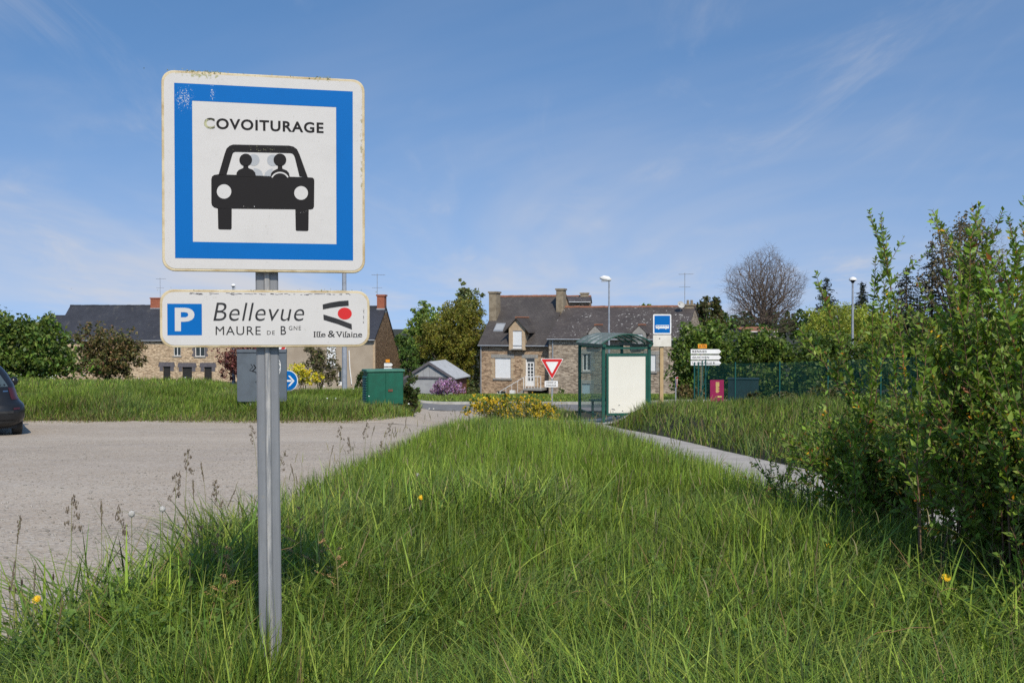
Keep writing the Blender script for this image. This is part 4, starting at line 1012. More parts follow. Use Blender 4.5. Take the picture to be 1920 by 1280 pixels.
# ------------------------------------------------------------------ cabinet and board on the verge
M['cabgreen'] = mat('green_painted_metal', (.008, .105, .062), (.009, .085, .05), scale=5, rough=.5, bump=.1)
M['cabtop'] = mat('green_cabinet_lid', (.07, .20, .14), (.05, .16, .11), scale=6, rough=.6)
g0 = at(723, 768, 26.4); YG = R(20)
G = empty('utility_cabinet', (g0.x, 26.4, Hs(g0.x, 26.4)), YG, 'dark green double-door utility cabinet with louvred side on the verge', 'cabinet')
kw = 26.4/FPX; gw = 68*kw; gh = at(0, 697, 26.4).z-G.location.z; gd = .55
MB().box(-gw/2, gw/2, 0, gd, .10, gh).build('body', M['cabgreen'], G, bevel=.01)
MB().box(-gw/2-.035, gw/2+.035, -.04, gd+.03, gh+.002, gh+.06).build('lid', M['cabtop'], G, bevel=.012)
MB().box(-gw/2+.1, gw/2-.1, .03, gd-.03, -.3, .098).build('plinth', M['cabtop'], G)
for x0, x1 in ((-gw/2+.02, -.004), (.004, gw/2-.02)):
    dr = MB().box(x0, x1, -.022, -.002, .13, gh-.03).build('door', M['cabgreen'], G, bevel=.006)
    if x0 > 0:
        MB().box(.06, .18, -.04, -.023, gh*.47, gh*.53).build('handle', M['rust'], dr)
for k in range(11):
    z = .16+k*(gh-.25)/11
    MB().hexa([(-gw/2-.045, .04, z), (-gw/2-.002, .04, z), (-gw/2-.002, gd-.04, z), (-gw/2-.045, gd-.04, z)], [(-gw/2-.01, .04, z+.05), (-gw/2-.002, .04, z+.05), (-gw/2-.002, gd-.04, z+.05), (-gw/2-.01, gd-.04, z+.05)]).build('louvre', M['cabgreen'], G)
for k in range(5):
    MB().tube([(gw/2+.006, .1+.06*k, gh*(.35+.1*k)), (gw/2+.006, .2+.05*k, gh*(.5+.08*k))], .012, 4).build('graffiti_stroke', M['white'], G)

M['boardgrey'] = mat('blue_grey_sheet', (.105, .125, .145), (.085, .10, .115), scale=3, rough=.55, bump=.1, lo=.4, hi=.7)
b0 = at(491, 753, 26); YBd = R(3)
BD = empty('notice_board', (b0.x, 26, Hs(b0.x, 26)), YBd, 'blue-grey metal notice board with graffiti standing behind the sign post', 'notice board')
bw = 92/FPX*26; zt_ = at(0, 657, 26).z-BD.location.z; zb2 = at(0, 753, 26).z-BD.location.z
bp_ = MB().prism([(x, z+(zt_+zb2)/2) for x, z in rrect(bw, zt_-zb2, .05)], 0, .07).build('panel', M['boardgrey'], BD, bevel=.008)
MB().box(-bw/2, bw/2, -.03, .10, zt_-.05, zt_+.03).build('cap', M['boardgrey'], BD, bevel=.006)
for x in (-.3, .3): MB().tube([(x, .1, -.3), (x, .1, zt_-.1)], .035, 8).build('leg', M['galv_pole'], BD)
def stroke(parent, pts, r, m):
    MB().tube(pts, r, 4).build('graffiti_stroke', m, parent)
for k in range(2):
    c = Vector((.36, -.006, zt_-.38-.08*k)); stroke(bp_, [c+Vector((.11*math.cos(a), 0, .19*math.sin(a))) for a in np.linspace(-1.6, 1.7, 9)], .009, M['white'])
for k in range(5):
    x = random.uniform(-.32, -.1); z = zt_-random.uniform(.2, .8); stroke(bp_, [(x, -.006, z), (x+.05, -.006, z-.08), (x-.03, -.006, z-.16), (x+.07, -.006, z-.2)], .007, M['black'])

# ------------------------------------------------------------------ generic road furniture
def pole(parent, h, r0, r1, m, name='pole', z0=-.4, n=10): return MB().tube([(0, 0, z0), (0, 0, h)], [r0, r1], n).build(name, m, parent, smooth=False)
def tri_sign(name, label, px, ytop, ybot, Y, wpx, yaw=0, base_y=None, plaque=None, flipm=False):
    c = at(px, ytop, Y); R0 = empty(name, (c.x, Y, Hs(c.x, Y)), yaw, label, 'road sign'); zb = R0.location.z
    W_ = wpx/FPX*Y; zt = c.z-zb; zl_ = at(px, ybot, Y).z-zb
    pole(R0, zt-.05, .035, .035, M['galv'])
    def tri(s, y, m, nm, par, dep=0):
        cz = zt-(zt-zl_)*.34; P = [(-W_/2, zt), (W_/2, zt), (0, zl_)]
        P = [(x*s, cz+(z-cz)*s) for x, z in P]; pts = []
        for i in range(3):
            p, q, r = Vector(P[i]), Vector(P[i-1]), Vector(P[(i+1) % 3]); rr = W_*.06*s
            a = p+(q-p).normalized()*rr; b = p+(r-p).normalized()*rr; pts += [tuple(a), tuple((a+b)/2*.45+p*.55), tuple(b)]
        return (MB().prism(pts, y, y+dep) if dep else MB().face([(x, y, z) for x, z in pts])).build(nm, m, par)
    t0 = tri(1, -.06, M['white'], 'sign_panel', R0, .02); tri(.93, -.064, M['red'], 'red_border', t0); tri(.56, -.068, M['white'], 'white_centre', t0)
    if plaque:
        x0, x1, y0, y1, lines = plaque; pc = at((x0+x1)/2, (y0+y1)/2, Y); w2 = (x1-x0)/FPX*Y; h2 = (y1-y0)/FPX*Y; ox = pc.x-c.x; oz = pc.z-zb
        pq = MB().prism([(x+ox, z+oz) for x, z in rrect(w2, h2, h2*.15)], -.06, -.04).build('plaque', M['white'], R0)
        for i, s in enumerate(lines):
            zc2 = oz+h2*(.22 if i == 0 else -.22); text_fit('lettering', s, ox-w2*.36, ox+w2*.36, zc2-h2*.14, zc2+h2*.14, -.063, M['black'], pq, bold=.01)
    return R0
tri_sign('yield_sign', 'red and white triangular yield sign with a small text plaque, left of the bus shelter', 1035, 672, 711.5, 45, 43, 0, None, (1021, 1046, 713.5, 725.5, ('CEDEZ LE', 'PASSAGE')))
tri_sign('yield_sign', 'triangular yield sign turned almost edge-on between bus stop and direction signs', 1267, 706, 729, 50, 32, R(72))
tri_sign('yield_sign', 'red and white triangular sign half hidden behind the sign post and name plate', 515, 640, 690, 44, 56, R(4))
# blue round sign
c = at(540, 713.5, 40); BR = empty('mandatory_direction_sign', (c.x, 40, Hs(c.x, 40)), R(-6), 'round blue sign with a white arrow on the verge, half behind the notice board', 'road sign')
pole(BR, c.z-BR.location.z, .03, .03, M['galv']); rz_ = 20/FPX*40; z0 = c.z-BR.location.z
dk = MB().prism(circ(0, z0, rz_), -.05, -.03).build('sign_panel', M['white'], BR); flat('blue_disc', circ(0, z0, rz_*.93), -.053, M['blue'], dk)
ar = MB()
for p in ([(-.28, -.035), (.16, -.035), (.16, .035), (-.28, .035)], [(.02, .2), (.1, .2), (.28, 0), (.2, 0)], [(.2, 0), (.28, 0), (.1, -.2), (.02, -.2)]): ar.face([(x, -.056, z0+z) for x, z in p])
ar.build('arrow', M['white'], dk)
# lamp posts
def lamp(px, ytop, Y, label, kind, rpole=.06, headpx=14):
    c = at(px, ytop, Y); L_ = empty('street_lamp', (c.x, Y, Hs(c.x, Y)), 0, label, 'street lamp'); h = c.z-L_.location.z; hr = headpx/2/FPX*Y
    pole(L_, h-.05, rpole*1.25, rpole*.8, M['galv_pole'])
    if kind == 'dome':
        MB().lathe([(.02, -.28), (hr*.35, -.26), (hr*.5, -.18), (hr*.9, -.12), (hr, -.08)], 16, (0, 0, h)).build('lamp_bowl', M['carplastic'], L_, True)
        MB().lathe([(hr*1.04, -.10), (hr, -.02), (hr*.72, .05), (hr*.3, .09), (.01, .1)], 16, (0, 0, h)).build('lamp_shade', M['white'], L_, True)
    else:
        s = MB().tube([(.12, 0, h-.06), (-.05, 0, h), (-hr*1.1, 0, h+.05), (-hr*1.85, 0, h+.07)], [.07, .16, .17, .05], 10); s.build('lamp_head', M['white'], L_, True)
        MB().box(-hr*1.5, -.1, -.09, .09, h-.16, h-.10).build('lamp_lens', M['grey_film'], L_)
    return L_
lamp(1142, 523, 60, 'tall street lamp with flat white head behind the bus shelter', 'flat', .055, 19)
lamp(1599, 522, 60, 'street lamp with white dome head rising behind the right shrub', 'dome', .07, 14)
lamp(437.5, 534, 92, 'street lamp with small dome head seen between the two sign panels', 'dome', .13, 9)
lamp(645, 330, 40, 'thick grey lamp column left of the green cabinet', 'flat', .085, 24)
# direction signs
def arrows(label, Y, x0, x1, rows, badge, px_post, big=True):
    c = at(px_post, rows[0][0], Y); D_ = empty('direction_sign', (c.x, Y, Hs(c.x, Y)), 0, label, 'road sign'); zb = D_.location.z
    pole(D_, c.z-zb+.02, .06, .06, M['wood'])
    for (ya, yb, s) in rows:
        a = at(x0, yb, Y); b = at(x1, ya, Y); ax, bx2, za, zt = a.x-c.x, b.x-c.x, a.z-zb, b.z-zb; hh = zt-za
        p = MB().prism([(ax, za), (bx2-hh*.5, za), (bx2, (za+zt)/2), (bx2-hh*.5, zt), (ax, zt)], -.11, -.08).build('arrow_panel', M['white'], D_)
        if s: text_fit('lettering', s, ax+hh*.35, ax+hh*.35+(bx2-ax-hh)*min(.86, .092*len(s)), za+hh*.25, zt-hh*.25, -.114, M['black'], p, bold=.02, space=1.15)
    a = at(badge[0], badge[3], Y); b = at(badge[1], badge[2], Y)
    p = MB().prism([(a.x-c.x, a.z-zb), (b.x-c.x, a.z-zb), (b.x-c.x, b.z-zb), (a.x-c.x, b.z-zb)], -.11, -.08).build('road_number_plate', M['orange'], D_)
    if badge[4]: w2 = b.x-a.x; h2 = b.z-a.z; text_fit('lettering', badge[4], a.x-c.x+w2*.14, b.x-c.x-w2*.14, a.z-zb+h2*.2, b.z-zb-h2*.2, -.114, M['black'], p, bold=.02)
M['wood'] = mat('pale_wood_post', (.50, .36, .19), (.42, .29, .15), scale=5, rough=.8, bump=.2)
M['orange'] = mat('orange_plate', (.80, .30, .015), (.72, .26, .01), scale=5, rough=.45)
arrows('three white arrow signs with an orange road number on a wooden post by the hedge', 50, 1294.5, 1351.5, [(654.5, 663, 'RENNES'), (665.5, 674, 'GUICHEN'), (676, 684.5, 'LA CHAPELLE B')], (1308, 1324.5, 645, 652.5, 'D 776'), 1316)
arrows('two small white arrow signs with an orange plate before the stone gable', 70, 720.5, 737, [(680.5, 686.5, ''), (688.5, 695, '')], (723.5, 731, 673.5, 679, ''), 729)
# bus stop
c = at(1241, 589, 30); BS = empty('bus_stop_sign', (c.x, 30, Hs(c.x, 30)), R(4), 'blue bus stop sign over a blank white plate on a square wooden post', 'road sign'); zb = BS.location.z; kk = 30/FPX
MB().box(-.052, .052, 0, .1, -.4, at(0, 650, 30).z-zb+.1).build('post', M['wood'], BS, bevel=.006)
MB().box(-.03, .03, .02, .08, at(0, 650, 30).z-zb+.1, c.z-zb-.04).build('bracket', M['galv'], BS)
w2 = 34.5*kk; z0, z1 = at(0, 626.5, 30).z-zb, c.z-zb; zc3 = (z0+z1)/2
bpnl = MB().prism([(x, z+zc3) for x, z in rrect(w2, z1-z0, .04)], -.05, -.02).build('sign_panel', M['white'], BS, bevel=.004)
flat('blue_field', [(x, z+zc3) for x, z in rrect(w2*.86, (z1-z0)*.86, .012)], -.0535, M['blue'], bpnl)
bus = MB(); bw_ = w2*.74; bz = zc3-(z1-z0)*.16
for x0, x1, a, b in ((-.5, .5, -.06, .05), (-.47, .5, .10, .145), (-.5, -.47, -.06, .12)): bus.face([(x0*bw_, -.0565, bz+a*bw_*1.2), (x1*bw_, -.0565, bz+a*bw_*1.2), (x1*bw_, -.0565, bz+b*bw_*1.2), (x0*bw_, -.0565, bz+b*bw_*1.2)])
for k in range(6): x = (-.48+k*.19)*bw_; bus.face([(x, -.0565, bz+.05*bw_*1.2), (x+.03*bw_, -.0565, bz+.05*bw_*1.2), (x+.03*bw_, -.0565, bz+.1*bw_*1.2), (x, -.0565, bz+.1*bw_*1.2)])
for x in (-.27, .26): bus.face([(p[0], -.0565, p[1]) for p in circ(x*bw_, bz-.08*bw_, .055*bw_, n=14)])
bus.build('bus_pictogram', M['white'], bpnl)
M['cream'] = mat('faded_cream_plate', (.72, .68, .60), (.64, .60, .52), scale=6, rough=.55)
z0, z1 = at(0, 649.5, 30).z-zb, at(0, 628, 30).z-zb
lp_ = MB().prism([(x, z+(z0+z1)/2) for x, z in rrect(w2, z1-z0, .02)], -.05, -.02).build('blank_plate', M['cream'], BS, bevel=.004)
flat('faded_mark', circ(-w2*.14, z1-.10, .02), -.053, M['lintel'], lp_)

# ------------------------------------------------------------------ bus shelter
M['shgreen'] = mat('shelter_green_paint', (.012, .085, .06), (.010, .065, .048), scale=4, rough=.45)
M['adwhite'] = mat('blank_poster', (.70, .67, .58), (.67, .64, .55), scale=1.5, rough=.5)
f0 = at(1131, 793, 28); YSh = R(10); f0z = Hs(f0.x, 28)
SHL = empty('bus_shelter', (f0.x, 28, f0z+.01), YSh, 'green framed bus shelter with arched translucent roof and a blank white poster panel', 'bus shelter')
sw_ = 88/FPX*28/math.cos(YSh); sl2 = 2.7; shh = at(0, 651, 28).z-f0z; rise = .27; pr_ = .042
for x, y in ((0, 0), (sw_, 0), (0, sl2), (sw_, sl2)):
    MB().box(x-pr_, x+pr_, y-pr_, y+pr_, -.3, shh-.001).build('post', M['shgreen'], SHL, bevel=.008)
for y in (0, sl2): MB().box(pr_+.002, sw_-pr_-.002, y-.03, y+.03, shh-.06, shh-.005).build('end_beam', M['shgreen'], SHL)
for x in (0, sw_): MB().box(x-.045, x+.045, -.12, sl2+.12, shh+.001, shh+.075).build('side_beam', M['shgreen'], SHL)
def arch(t, off=0): 
    x = -.08+(sw_+.16)*t; return x, shh+.08+(rise+off)*(1-(2*t-1)**2)
nseg = 12
for j in range(5):
    y = -.12+(sl2+.24)*j/4; MB().tube([(arch(i/nseg)[0], y, arch(i/nseg)[1]) for i in range(nseg+1)], .022, 6).build('roof_arch', M['shgreen'], SHL)
for j in range(4):
    y0 = -.10+(sl2+.24)*j/4; y1 = y0+(sl2+.24)/4-.04; p = MB()
    for i in range(nseg):
        a, b = arch(i/nseg, .028), arch((i+1)/nseg, .028); p.face([(a[0], y0, a[1]), (b[0], y0, b[1]), (b[0], y1, b[1]), (a[0], y1, a[1])])
    p.build('roof_panel', M['poly'], SHL, True)
for y0, y1 in ((.06, sl2-.06),): MB().box(sw_-.006, sw_+.006, y0, y1, .2, shh-.1).build('glass_panel', M['clear'], SHL)
MB().box(.06, sw_-.06, sl2-.006, sl2+.006, .2, shh-.1).build('glass_panel', M['clear'], SHL)
MB().box(-.005, .005, .06, sl2*.5, .2, shh-.1).build('glass_panel', M['clear'], SHL)
MB().box(-.02, .02, .05, sl2-.05, .12, .17).build('bottom_rail', M['shgreen'], SHL)
xa, xb = .075, sw_-.06; za, zt = at(0, 779, 28).z-f0z, at(0, 663.5, 28).z-f0z
adf = MB().box(xa, xb, -.07, .07, za, za+.06).box(xa, xb, -.07, .07, zt-.07, zt).box(xa, xa+.06, -.07, .07, za+.06, zt-.07).box(xb-.06, xb, -.07, .07, za+.06, zt-.07).build('poster_frame', M['shgreen'], SHL)
MB().box(xa+.061, xb-.061, -.055, .055, za+.061, zt-.071).build('poster', M['adwhite'], adf)
for (px1, py1, px2, py2) in ((1145, 768, 1153, 769.5), (1147, 772, 1150, 773), (1165, 771, 1169, 773), (1158, 761, 1162, 761)):
    q = lambda px, py: ((px-1131)/FPX*28/math.cos(YSh), at(0, py, 28).z-f0z); a, b = q(px1, py1), q(px2, py2)
    MB().face([(a[0], -.058, a[1]), (b[0], -.058, b[1]), (b[0]-.02, -.058, b[1]+.03), (a[0]+.03, -.058, a[1]+.02)]).build('torn_paper_mark', M['lintel'], adf)
be = MB().box(.25, sw_-.12, sl2-.42, sl2-.12, .42, .46).box(.3, .36, sl2-.3, sl2-.24, -.1, .42).box(sw_-.3, sw_-.24, sl2-.3, sl2-.24, -.1, .42); be.build('bench', M['shgreen'], SHL)

# ------------------------------------------------------------------ mesh fence, banner, tarp
M['fgreen'] = mat('fence_green_plastic', (.012, .10, .085), (.010, .08, .07), scale=5, rough=.5)
FA = at(1302, 700, 41); FBx = at(1760, 700, 33)
A0 = Vector((FA.x, 41, 0)); B0 = Vector((FBx.x, 33, 0)); fl_ = (B0-A0).length; fd = (B0-A0).normalized()
FEN = empty('mesh_fence', (A0.x, A0.y, Hs(A0.x, A0.y)), math.atan2(fd.y, fd.x), 'green wire mesh fence along the bank in front of the right hedge', 'fence'); fz = FEN.location.z
def gz(s): p = A0+fd*s; return Hs(p.x, p.y)-fz
fh = 1.72; nb = 5
for i in range(nb+1):
    s = fl_*i/nb; MB().tube([(s, 0, gz(s)-.3), (s, 0, gz(s)+fh+.06)], .026, 8).build('fence_post', M['fgreen'], FEN)
MB().tube([(.05, .0, -.3), (.75, 0, gz(.75)+fh*.95)], .022, 8).build('fence_brace', M['fgreen'], FEN)
for i in range(nb):
    s0, s1 = fl_*i/nb+.03, fl_*(i+1)/nb-.03; g_ = MB(); n = int((s1-s0)/.05)
    for k in range(n+1):
        s = s0+(s1-s0)*k/n; z = gz(s); g_.face([(s-.0042, .03, z+.04), (s+.0042, .03, z+.04), (s+.0042, .03, z+fh), (s-.0042, .03, z+fh)])
    for k in range(26):
        z = .05+(fh-.05)*k/25; g_.face([(s0, .034, gz(s0)+z-.004), (s1, .034, gz(s1)+z-.004), (s1, .034, gz(s1)+z+.004), (s0, .034, gz(s0)+z+.004)])
    o = g_.build('wire_mesh', M['fgreen'], FEN)
F2 = empty('mesh_fence', tuple(base_at(1302, 41.2)), R(75), 'short return of the green mesh fence running back beside the direction signs', 'fence')
for i in range(4): MB().tube([(i*2.0, 0, -1.2), (i*2.0, 0, fh)], .028, 8).build('fence_post', M['fgreen'], F2)
M['magenta'] = mat('magenta_board', (.30, .012, .075), (.25, .010, .065), scale=4, rough=.5)
M['yellowtext'] = mat('yellow_print', (.70, .55, .18), (.6, .48, .15), rough=.6)
Yb = 38; b0 = at(1345, 753, Yb); BN = empty('banner_board', (b0.x, Yb, b0.z), R(-4), 'magenta board with yellow print leaning against the mesh fence', 'board'); bh = at(0, 712, Yb).z-b0.z; bw2 = 24/FPX*Yb
bn = MB().box(-bw2/2, bw2/2, 0, .03, 0, bh).build('panel', M['magenta'], BN)
MB().box(-bw2/2-.03, -bw2/2+.12, -.02, -.002, .02, bh-.004).build('folded_edge', M['magenta'], BN)
for k in range(9): 
    z = bh*(.42+.055*k); wv2 = .10 if k > 4 else .07+.03*(k % 2); MB().box(-.03-wv2*.3, -.03+wv2, -.006, -.002, z, z+bh*.036).build('print_line', M['yellowtext'], bn)
MB().box(.0, .16, -.006, -.002, bh*.2, bh*.27).build('print_line', M['yellowtext'], bn)
for x in (-.15, .15): MB().box(x-.02, x+.02, .032, .06, min(-.5, Hs(b0.x, Yb)-b0.z-.3), bh*.8).build('stake', M['wood'], BN)
M['tarp'] = mat('dark_teal_sheet', (.010, .030, .036), (.008, .022, .027), scale=2, rough=.6)
Yt = 42.5; t0 = at(1393, 738, Yt); TP = empty('storage_box', (t0.x, Yt, Hs(t0.x, Yt)), R(-15), 'dark teal storage box standing behind the mesh fence', 'box'); tw = 56/FPX*Yt; tz = at(0, 709, Yt).z-TP.location.z
MB().box(-tw/2, tw/2, 0, .7, -.1, tz-.06).build('body', M['tarp'], TP, bevel=.02); MB().box(-tw/2-.03, tw/2+.03, -.03, .73, tz-.058, tz).build('lid', M['tarp'], TP, bevel=.015)
# ------------------------------------------------------------------ trees and shrubs behind
G1 = [(.055, .095, .018), (.075, .12, .022), (.045, .08, .016)]
THU = [(.15, .145, .022), (.185, .17, .028), (.10, .105, .018)]
LIME = [(.14, .20, .04), (.18, .24, .05), (.11, .16, .035)]
BRN = [(.10, .085, .03), (.13, .10, .035), (.075, .075, .028), (.16, .10, .05)]
# centre cypress and companions
tree('cypress_tree', 'broad olive-green cypress standing left of the tall stone house', 'tree', base_at(852, 92),
     [ell(855, 640, 92, 52, 66), ell(835, 625, 92, 45, 50), ell(868, 600, 92, 40, 45), ell(815, 650, 92, 32, 48), ell(890, 640, 92, 26, 62), ell(860, 690, 92, 50, 40)], 620, 60, .22, THU, .4, cr=.20, shell=.55, up=.05, aspect=.4, ctint=.22)
tree('broadleaf_tree', 'loose light green tree with upright shoots poking above the cypress', 'tree', base_at(872, 99),
     [ell(868, 560, 99, 16, 34), ell(876, 575, 99, 28, 30), ell(896, 572, 99, 13, 30), ell(855, 585, 99, 24, 24), ell(868, 530, 99, 7, 14), ell(880, 545, 99, 8, 16)], 130, 30, .26, [(.13, .15, .05), (.16, .175, .07), (.10, .12, .04)], .25, cr=.34, shell=.2, up=.2)
tree('broadleaf_tree', 'pale green tree showing at the left flank of the cypress', 'tree', base_at(795, 96),
     [ell(797, 600, 96, 30, 34), ell(780, 622, 96, 16, 32), ell(808, 578, 96, 18, 18), ell(772, 668, 96, 26, 26), ell(790, 650, 96, 28, 40), ell(766, 642, 96, 20, 34)], 210, 34, .25, LIME, .25, cr=.26, shell=.45)
tree('shrub', 'dense green shrub behind the shed below the cypress', 'shrub', base_at(765, 84), [ell(764, 672, 84, 18, 34), ell(752, 655, 84, 12, 40), ell(785, 700, 84, 20, 16)], 110, 38, .20, G1, .12, cr=.26)
tree('broadleaf_tree', 'small treetop just above the lichen-spotted roof ridge', 'tree', (at(1208, 600, 110).x, 110, -4.9), [ell(1202, 579, 110, 8, 8), ell(1212, 578, 110, 9, 8), ell(1208, 590, 110, 14, 12)], 40, 24, .3, LIME, .2, cr=.35)
# lilac
tree('lilac_bush', 'round bush covered in purple blossom in front of the shed', 'shrub', base_at(838, 69), [ell(836, 724, 69, 26, 14), ell(856, 727, 69, 15, 11), ell(819, 731, 69, 14, 9)], 170, 28, .11,
     [(.38, .22, .38), (.34, .18, .35), (.44, .29, .42), (.26, .14, .26), (.10, .10, .05)], .06, cr=.26, shell=.4, cname='blossom')
# right hedges and trees
def shrub(label, px, Y, ells, n, per, leaf, cols, name='shrub', **k): return tree(name, label, 'shrub', base_at(px, Y), ells, n, per, leaf, cols, k.pop('trunk_r', .09), **k)
shrub('big rounded green hedge shrub right of the bus stop sign', 1330, 56, [ell(1325, 650, 56, 60, 52), ell(1300, 690, 56, 45, 50), ell(1360, 690, 56, 50, 60), ell(1325, 720, 56, 62, 42)], 330, 42, .20, [(.085, .13, .02), (.115, .165, .026), (.065, .10, .018)], stems=4)
shrub('green hedge shrub behind the mesh fence', 1430, 52, [ell(1425, 653, 52, 56, 40), ell(1415, 700, 52, 50, 50), ell(1465, 690, 52, 45, 55), ell(1430, 735, 52, 70, 30)], 300, 42, .19, [(.075, .115, .018), (.10, .145, .022), (.055, .085, .016)], stems=4)
shrub('dark green hedge shrub behind the right end of the mesh fence', 1540, 48, [ell(1535, 670, 48, 55, 50), ell(1580, 680, 48, 60, 60), ell(1540, 720, 48, 70, 40)], 240, 40, .18, [(.05, .08, .015), (.065, .10, .018)], stems=4)
shrub('green hedge shrub at far right behind the forsythia', 1700, 46, [ell(1680, 680, 46, 70, 60), ell(1760, 670, 46, 75, 75), ell(1860, 660, 46, 80, 85), ell(1720, 730, 46, 90, 45)], 300, 36, .20, [(.05, .08, .015), (.07, .105, .018)], stems=5)
shrub('bramble thicket with brown stems below the small yield sign', 1282, 53, [ell(1282, 740, 53, 18, 22), ell(1300, 745, 53, 20, 16)], 60, 30, .14, BRN, trunk_r=.04, stems=3)
tree('willow_tree', 'smooth yellow-green willow dome behind the right street lamp', 'tree', base_at(1580, 78), [ell(1585, 612, 78, 72, 46), ell(1545, 625, 78, 40, 32), ell(1630, 620, 78, 45, 40), ell(1590, 660, 78, 85, 50)], 420, 46, .22, [(.22, .25, .035), (.26, .28, .04), (.17, .20, .03)], .3, cr=.2, shell=.72, up=.1, aspect=.3)
tree('dark_evergreen', 'dark evergreen bush beside the end chimney of the long house', 'tree', base_at(1328, 92), [ell(1330, 578, 92, 26, 20), ell(1310, 585, 92, 14, 14), ell(1345, 590, 92, 16, 22), ell(1330, 610, 92, 32, 26)], 130, 36, .3, [(.05, .065, .02), (.07, .07, .025), (.09, .075, .03)], .25, cr=.3)
tree('broadleaf_tree', 'brown spring tree far right behind the forsythia', 'tree', base_at(1790, 100), [ell(1790, 470, 100, 60, 70), ell(1830, 440, 100, 45, 45), ell(1760, 520, 100, 50, 60), ell(1850, 520, 100, 60, 70)], 260, 18, .28, [(.13, .11, .06), (.10, .095, .05), (.16, .12, .07)], .4, cr=.22, shell=.3, limbs=60)
def spruce(label, px, ytop, ybase, Y, wpx, cols=((.022, .035, .02), (.03, .045, .024), (.018, .028, .018))):
    t = at(px, ytop, Y); x0, y0 = t.x, Y; zb = at(px, ybase, Y).z; base = (x0, y0, Hs(x0, y0)); root = empty('spruce_tree', base, 0, label, 'tree')
    h = t.z-zb; Rm = 1.05*wpx/FPX*Y; pts = []; br = MB(); b = Vector(base)
    br.tube([(0, 0, -.3), (0, 0, t.z-b.z)], [.22, .03], 8)
    n = 26
    for i in range(n):
        f = i/(n-1); z = zb+h*f*.97; r = Rm*(1-f)**.85+.06
        m = max(4, int(11*(1-f)+4))
        for k in range(m):
            a = random.uniform(0, 6.28); L_ = r*random.uniform(.6, 1.15); e = Vector((L_*math.cos(a), L_*math.sin(a), -L_*.22+random.uniform(-.1, .25)))
            br.tube([(0, 0, z-b.z), tuple(Vector((0, 0, z-b.z))+e)], [.03, .008], 3, False)
            q = int(8+26*L_/max(Rm, .1))
            for j in range(q):
                s = random.uniform(.15, 1); p = Vector((x0, y0, z))+e*s; pts.append((p.x+random.gauss(0, .09+.1*s), p.y+random.gauss(0, .09+.1*s), p.z-abs(random.gauss(0, .13))))
    P = np.array(pts); V, F, c = leaf_quads(P-np.array(base), .26*(.6+.8*RNG.random(len(P))), pal(len(P), np.array(cols)), .1, .4)
    o = np_mesh('crown', V, F, M['leaf'], c, root); o['kind'] = 'stuff'; br.build('trunk', M['bark'], root)
spruce('dark spruce with pointed top left of the right street lamp', 1549, 519, 640, 105, 46)
spruce('short dark spruce just right of the right street lamp', 1616, 527, 640, 108, 40)
spruce('dark spruce with ragged top behind the forsythia shoots', 1700, 498, 640, 100, 66)
spruce('brown-topped spruce behind the tallest bare shoot', 1748, 448, 640, 102, 80, ((.07, .06, .03), (.05, .055, .028), (.035, .045, .025)))
spruce('small dark conifer tip at the edge of the bare tree', 1527, 585, 650, 100, 36)
# bare tree
def bare_tree(label, px, ytop, ybot, Y, wpx, n=2600, r0=.006, seed=5, bark='bare_bark'):
    rg = np.random.default_rng(seed); b = base_at(px, Y); root = empty('bare_tree', b, 0, label, 'tree'); k = Y/FPX
    c = at(px, (ytop+ybot)/2, Y); ctr = np.array([0, 0, c.z-b[2]]); rad = np.array([wpx/2*k, wpx/2*k, (ybot-ytop)/2*k])
    P = rg.normal(size=(n, 3)); P /= np.linalg.norm(P, axis=1, keepdims=True); P *= (rg.random((n, 1))**.42)
    lump = 1+.10*np.sin(5*np.arctan2(P[:, 0], P[:, 2])+1.3)+.05*np.sin(11*np.arctan2(P[:, 0], P[:, 2])); P = P*lump[:, None]
    P = ctr+P*rad; P = P[P[:, 2] > .5]
    zt = ctr[2]-rad[2]*.75
    nodes = [np.array([0, 0, -.3]), np.array([.02, 0, max(.3, zt*.5)]), np.array([0, 0, max(.6, zt)])]; par = [-1, 0, 1]; plen = [0, 1, 2.0]
    fork = nodes[2]; order = np.argsort(np.linalg.norm(P-fork, axis=1)); N = np.zeros((len(P)+3, 3)); N[:3] = nodes; PL = np.zeros(len(P)+3); m = 3; PL[:3] = (0, 0, 0)
    par = [-1, 0, 1]
    for i in order:
        p = P[i]; d = np.linalg.norm(N[2:m]-p, axis=1); up = (p[2]-N[2:m, 2]) < -.25*d
        cost = d+.42*PL[2:m]+np.where(up, 3*d, 0); j = int(np.argmin(cost))+2
        N[m] = p; PL[m] = PL[j]+d[j-2]; par.append(j); m += 1
    area = np.full(m, 1.0)
    for i in range(m-1, 0, -1): area[par[i]] += area[i]
    r = r0*area**.46; r[:2] = r[2]*1.15; mb = MB()
    for i in range(1, m):
        j = par[i]; a, q = Vector(N[j]), Vector(N[i]); L_ = (q-a).length; mid = (a+q)/2+Vector(rg.normal(0, .05*L_, 3))+Vector((0, 0, -.03*L_))
        ra = min(r[j], r[i]*1.35); mb.tube([a, mid, q], [ra, (ra+r[i])/2, r[i]*.9], 6 if area[i] > 60 else 3, False)
        if area[i] < 3:
            for _ in range(3): t = q+Vector(rg.normal(0, 1, 3)).normalized()*(.35+.4*rg.random())+(q-a).normalized()*.35; mb.tube([q, t], [r0*.8, r0*.3], 3, False)
    mb.build('branches', M[bark], root)
bare_tree('large leafless tree with fine rounded crown behind the right hedge', 1432, 470, 630, 118, 148, 4600, .0098)
bare_tree('leafless grey tree at the upper right edge behind the forsythia', 1835, 408, 640, 112, 130, 1500, seed=9)
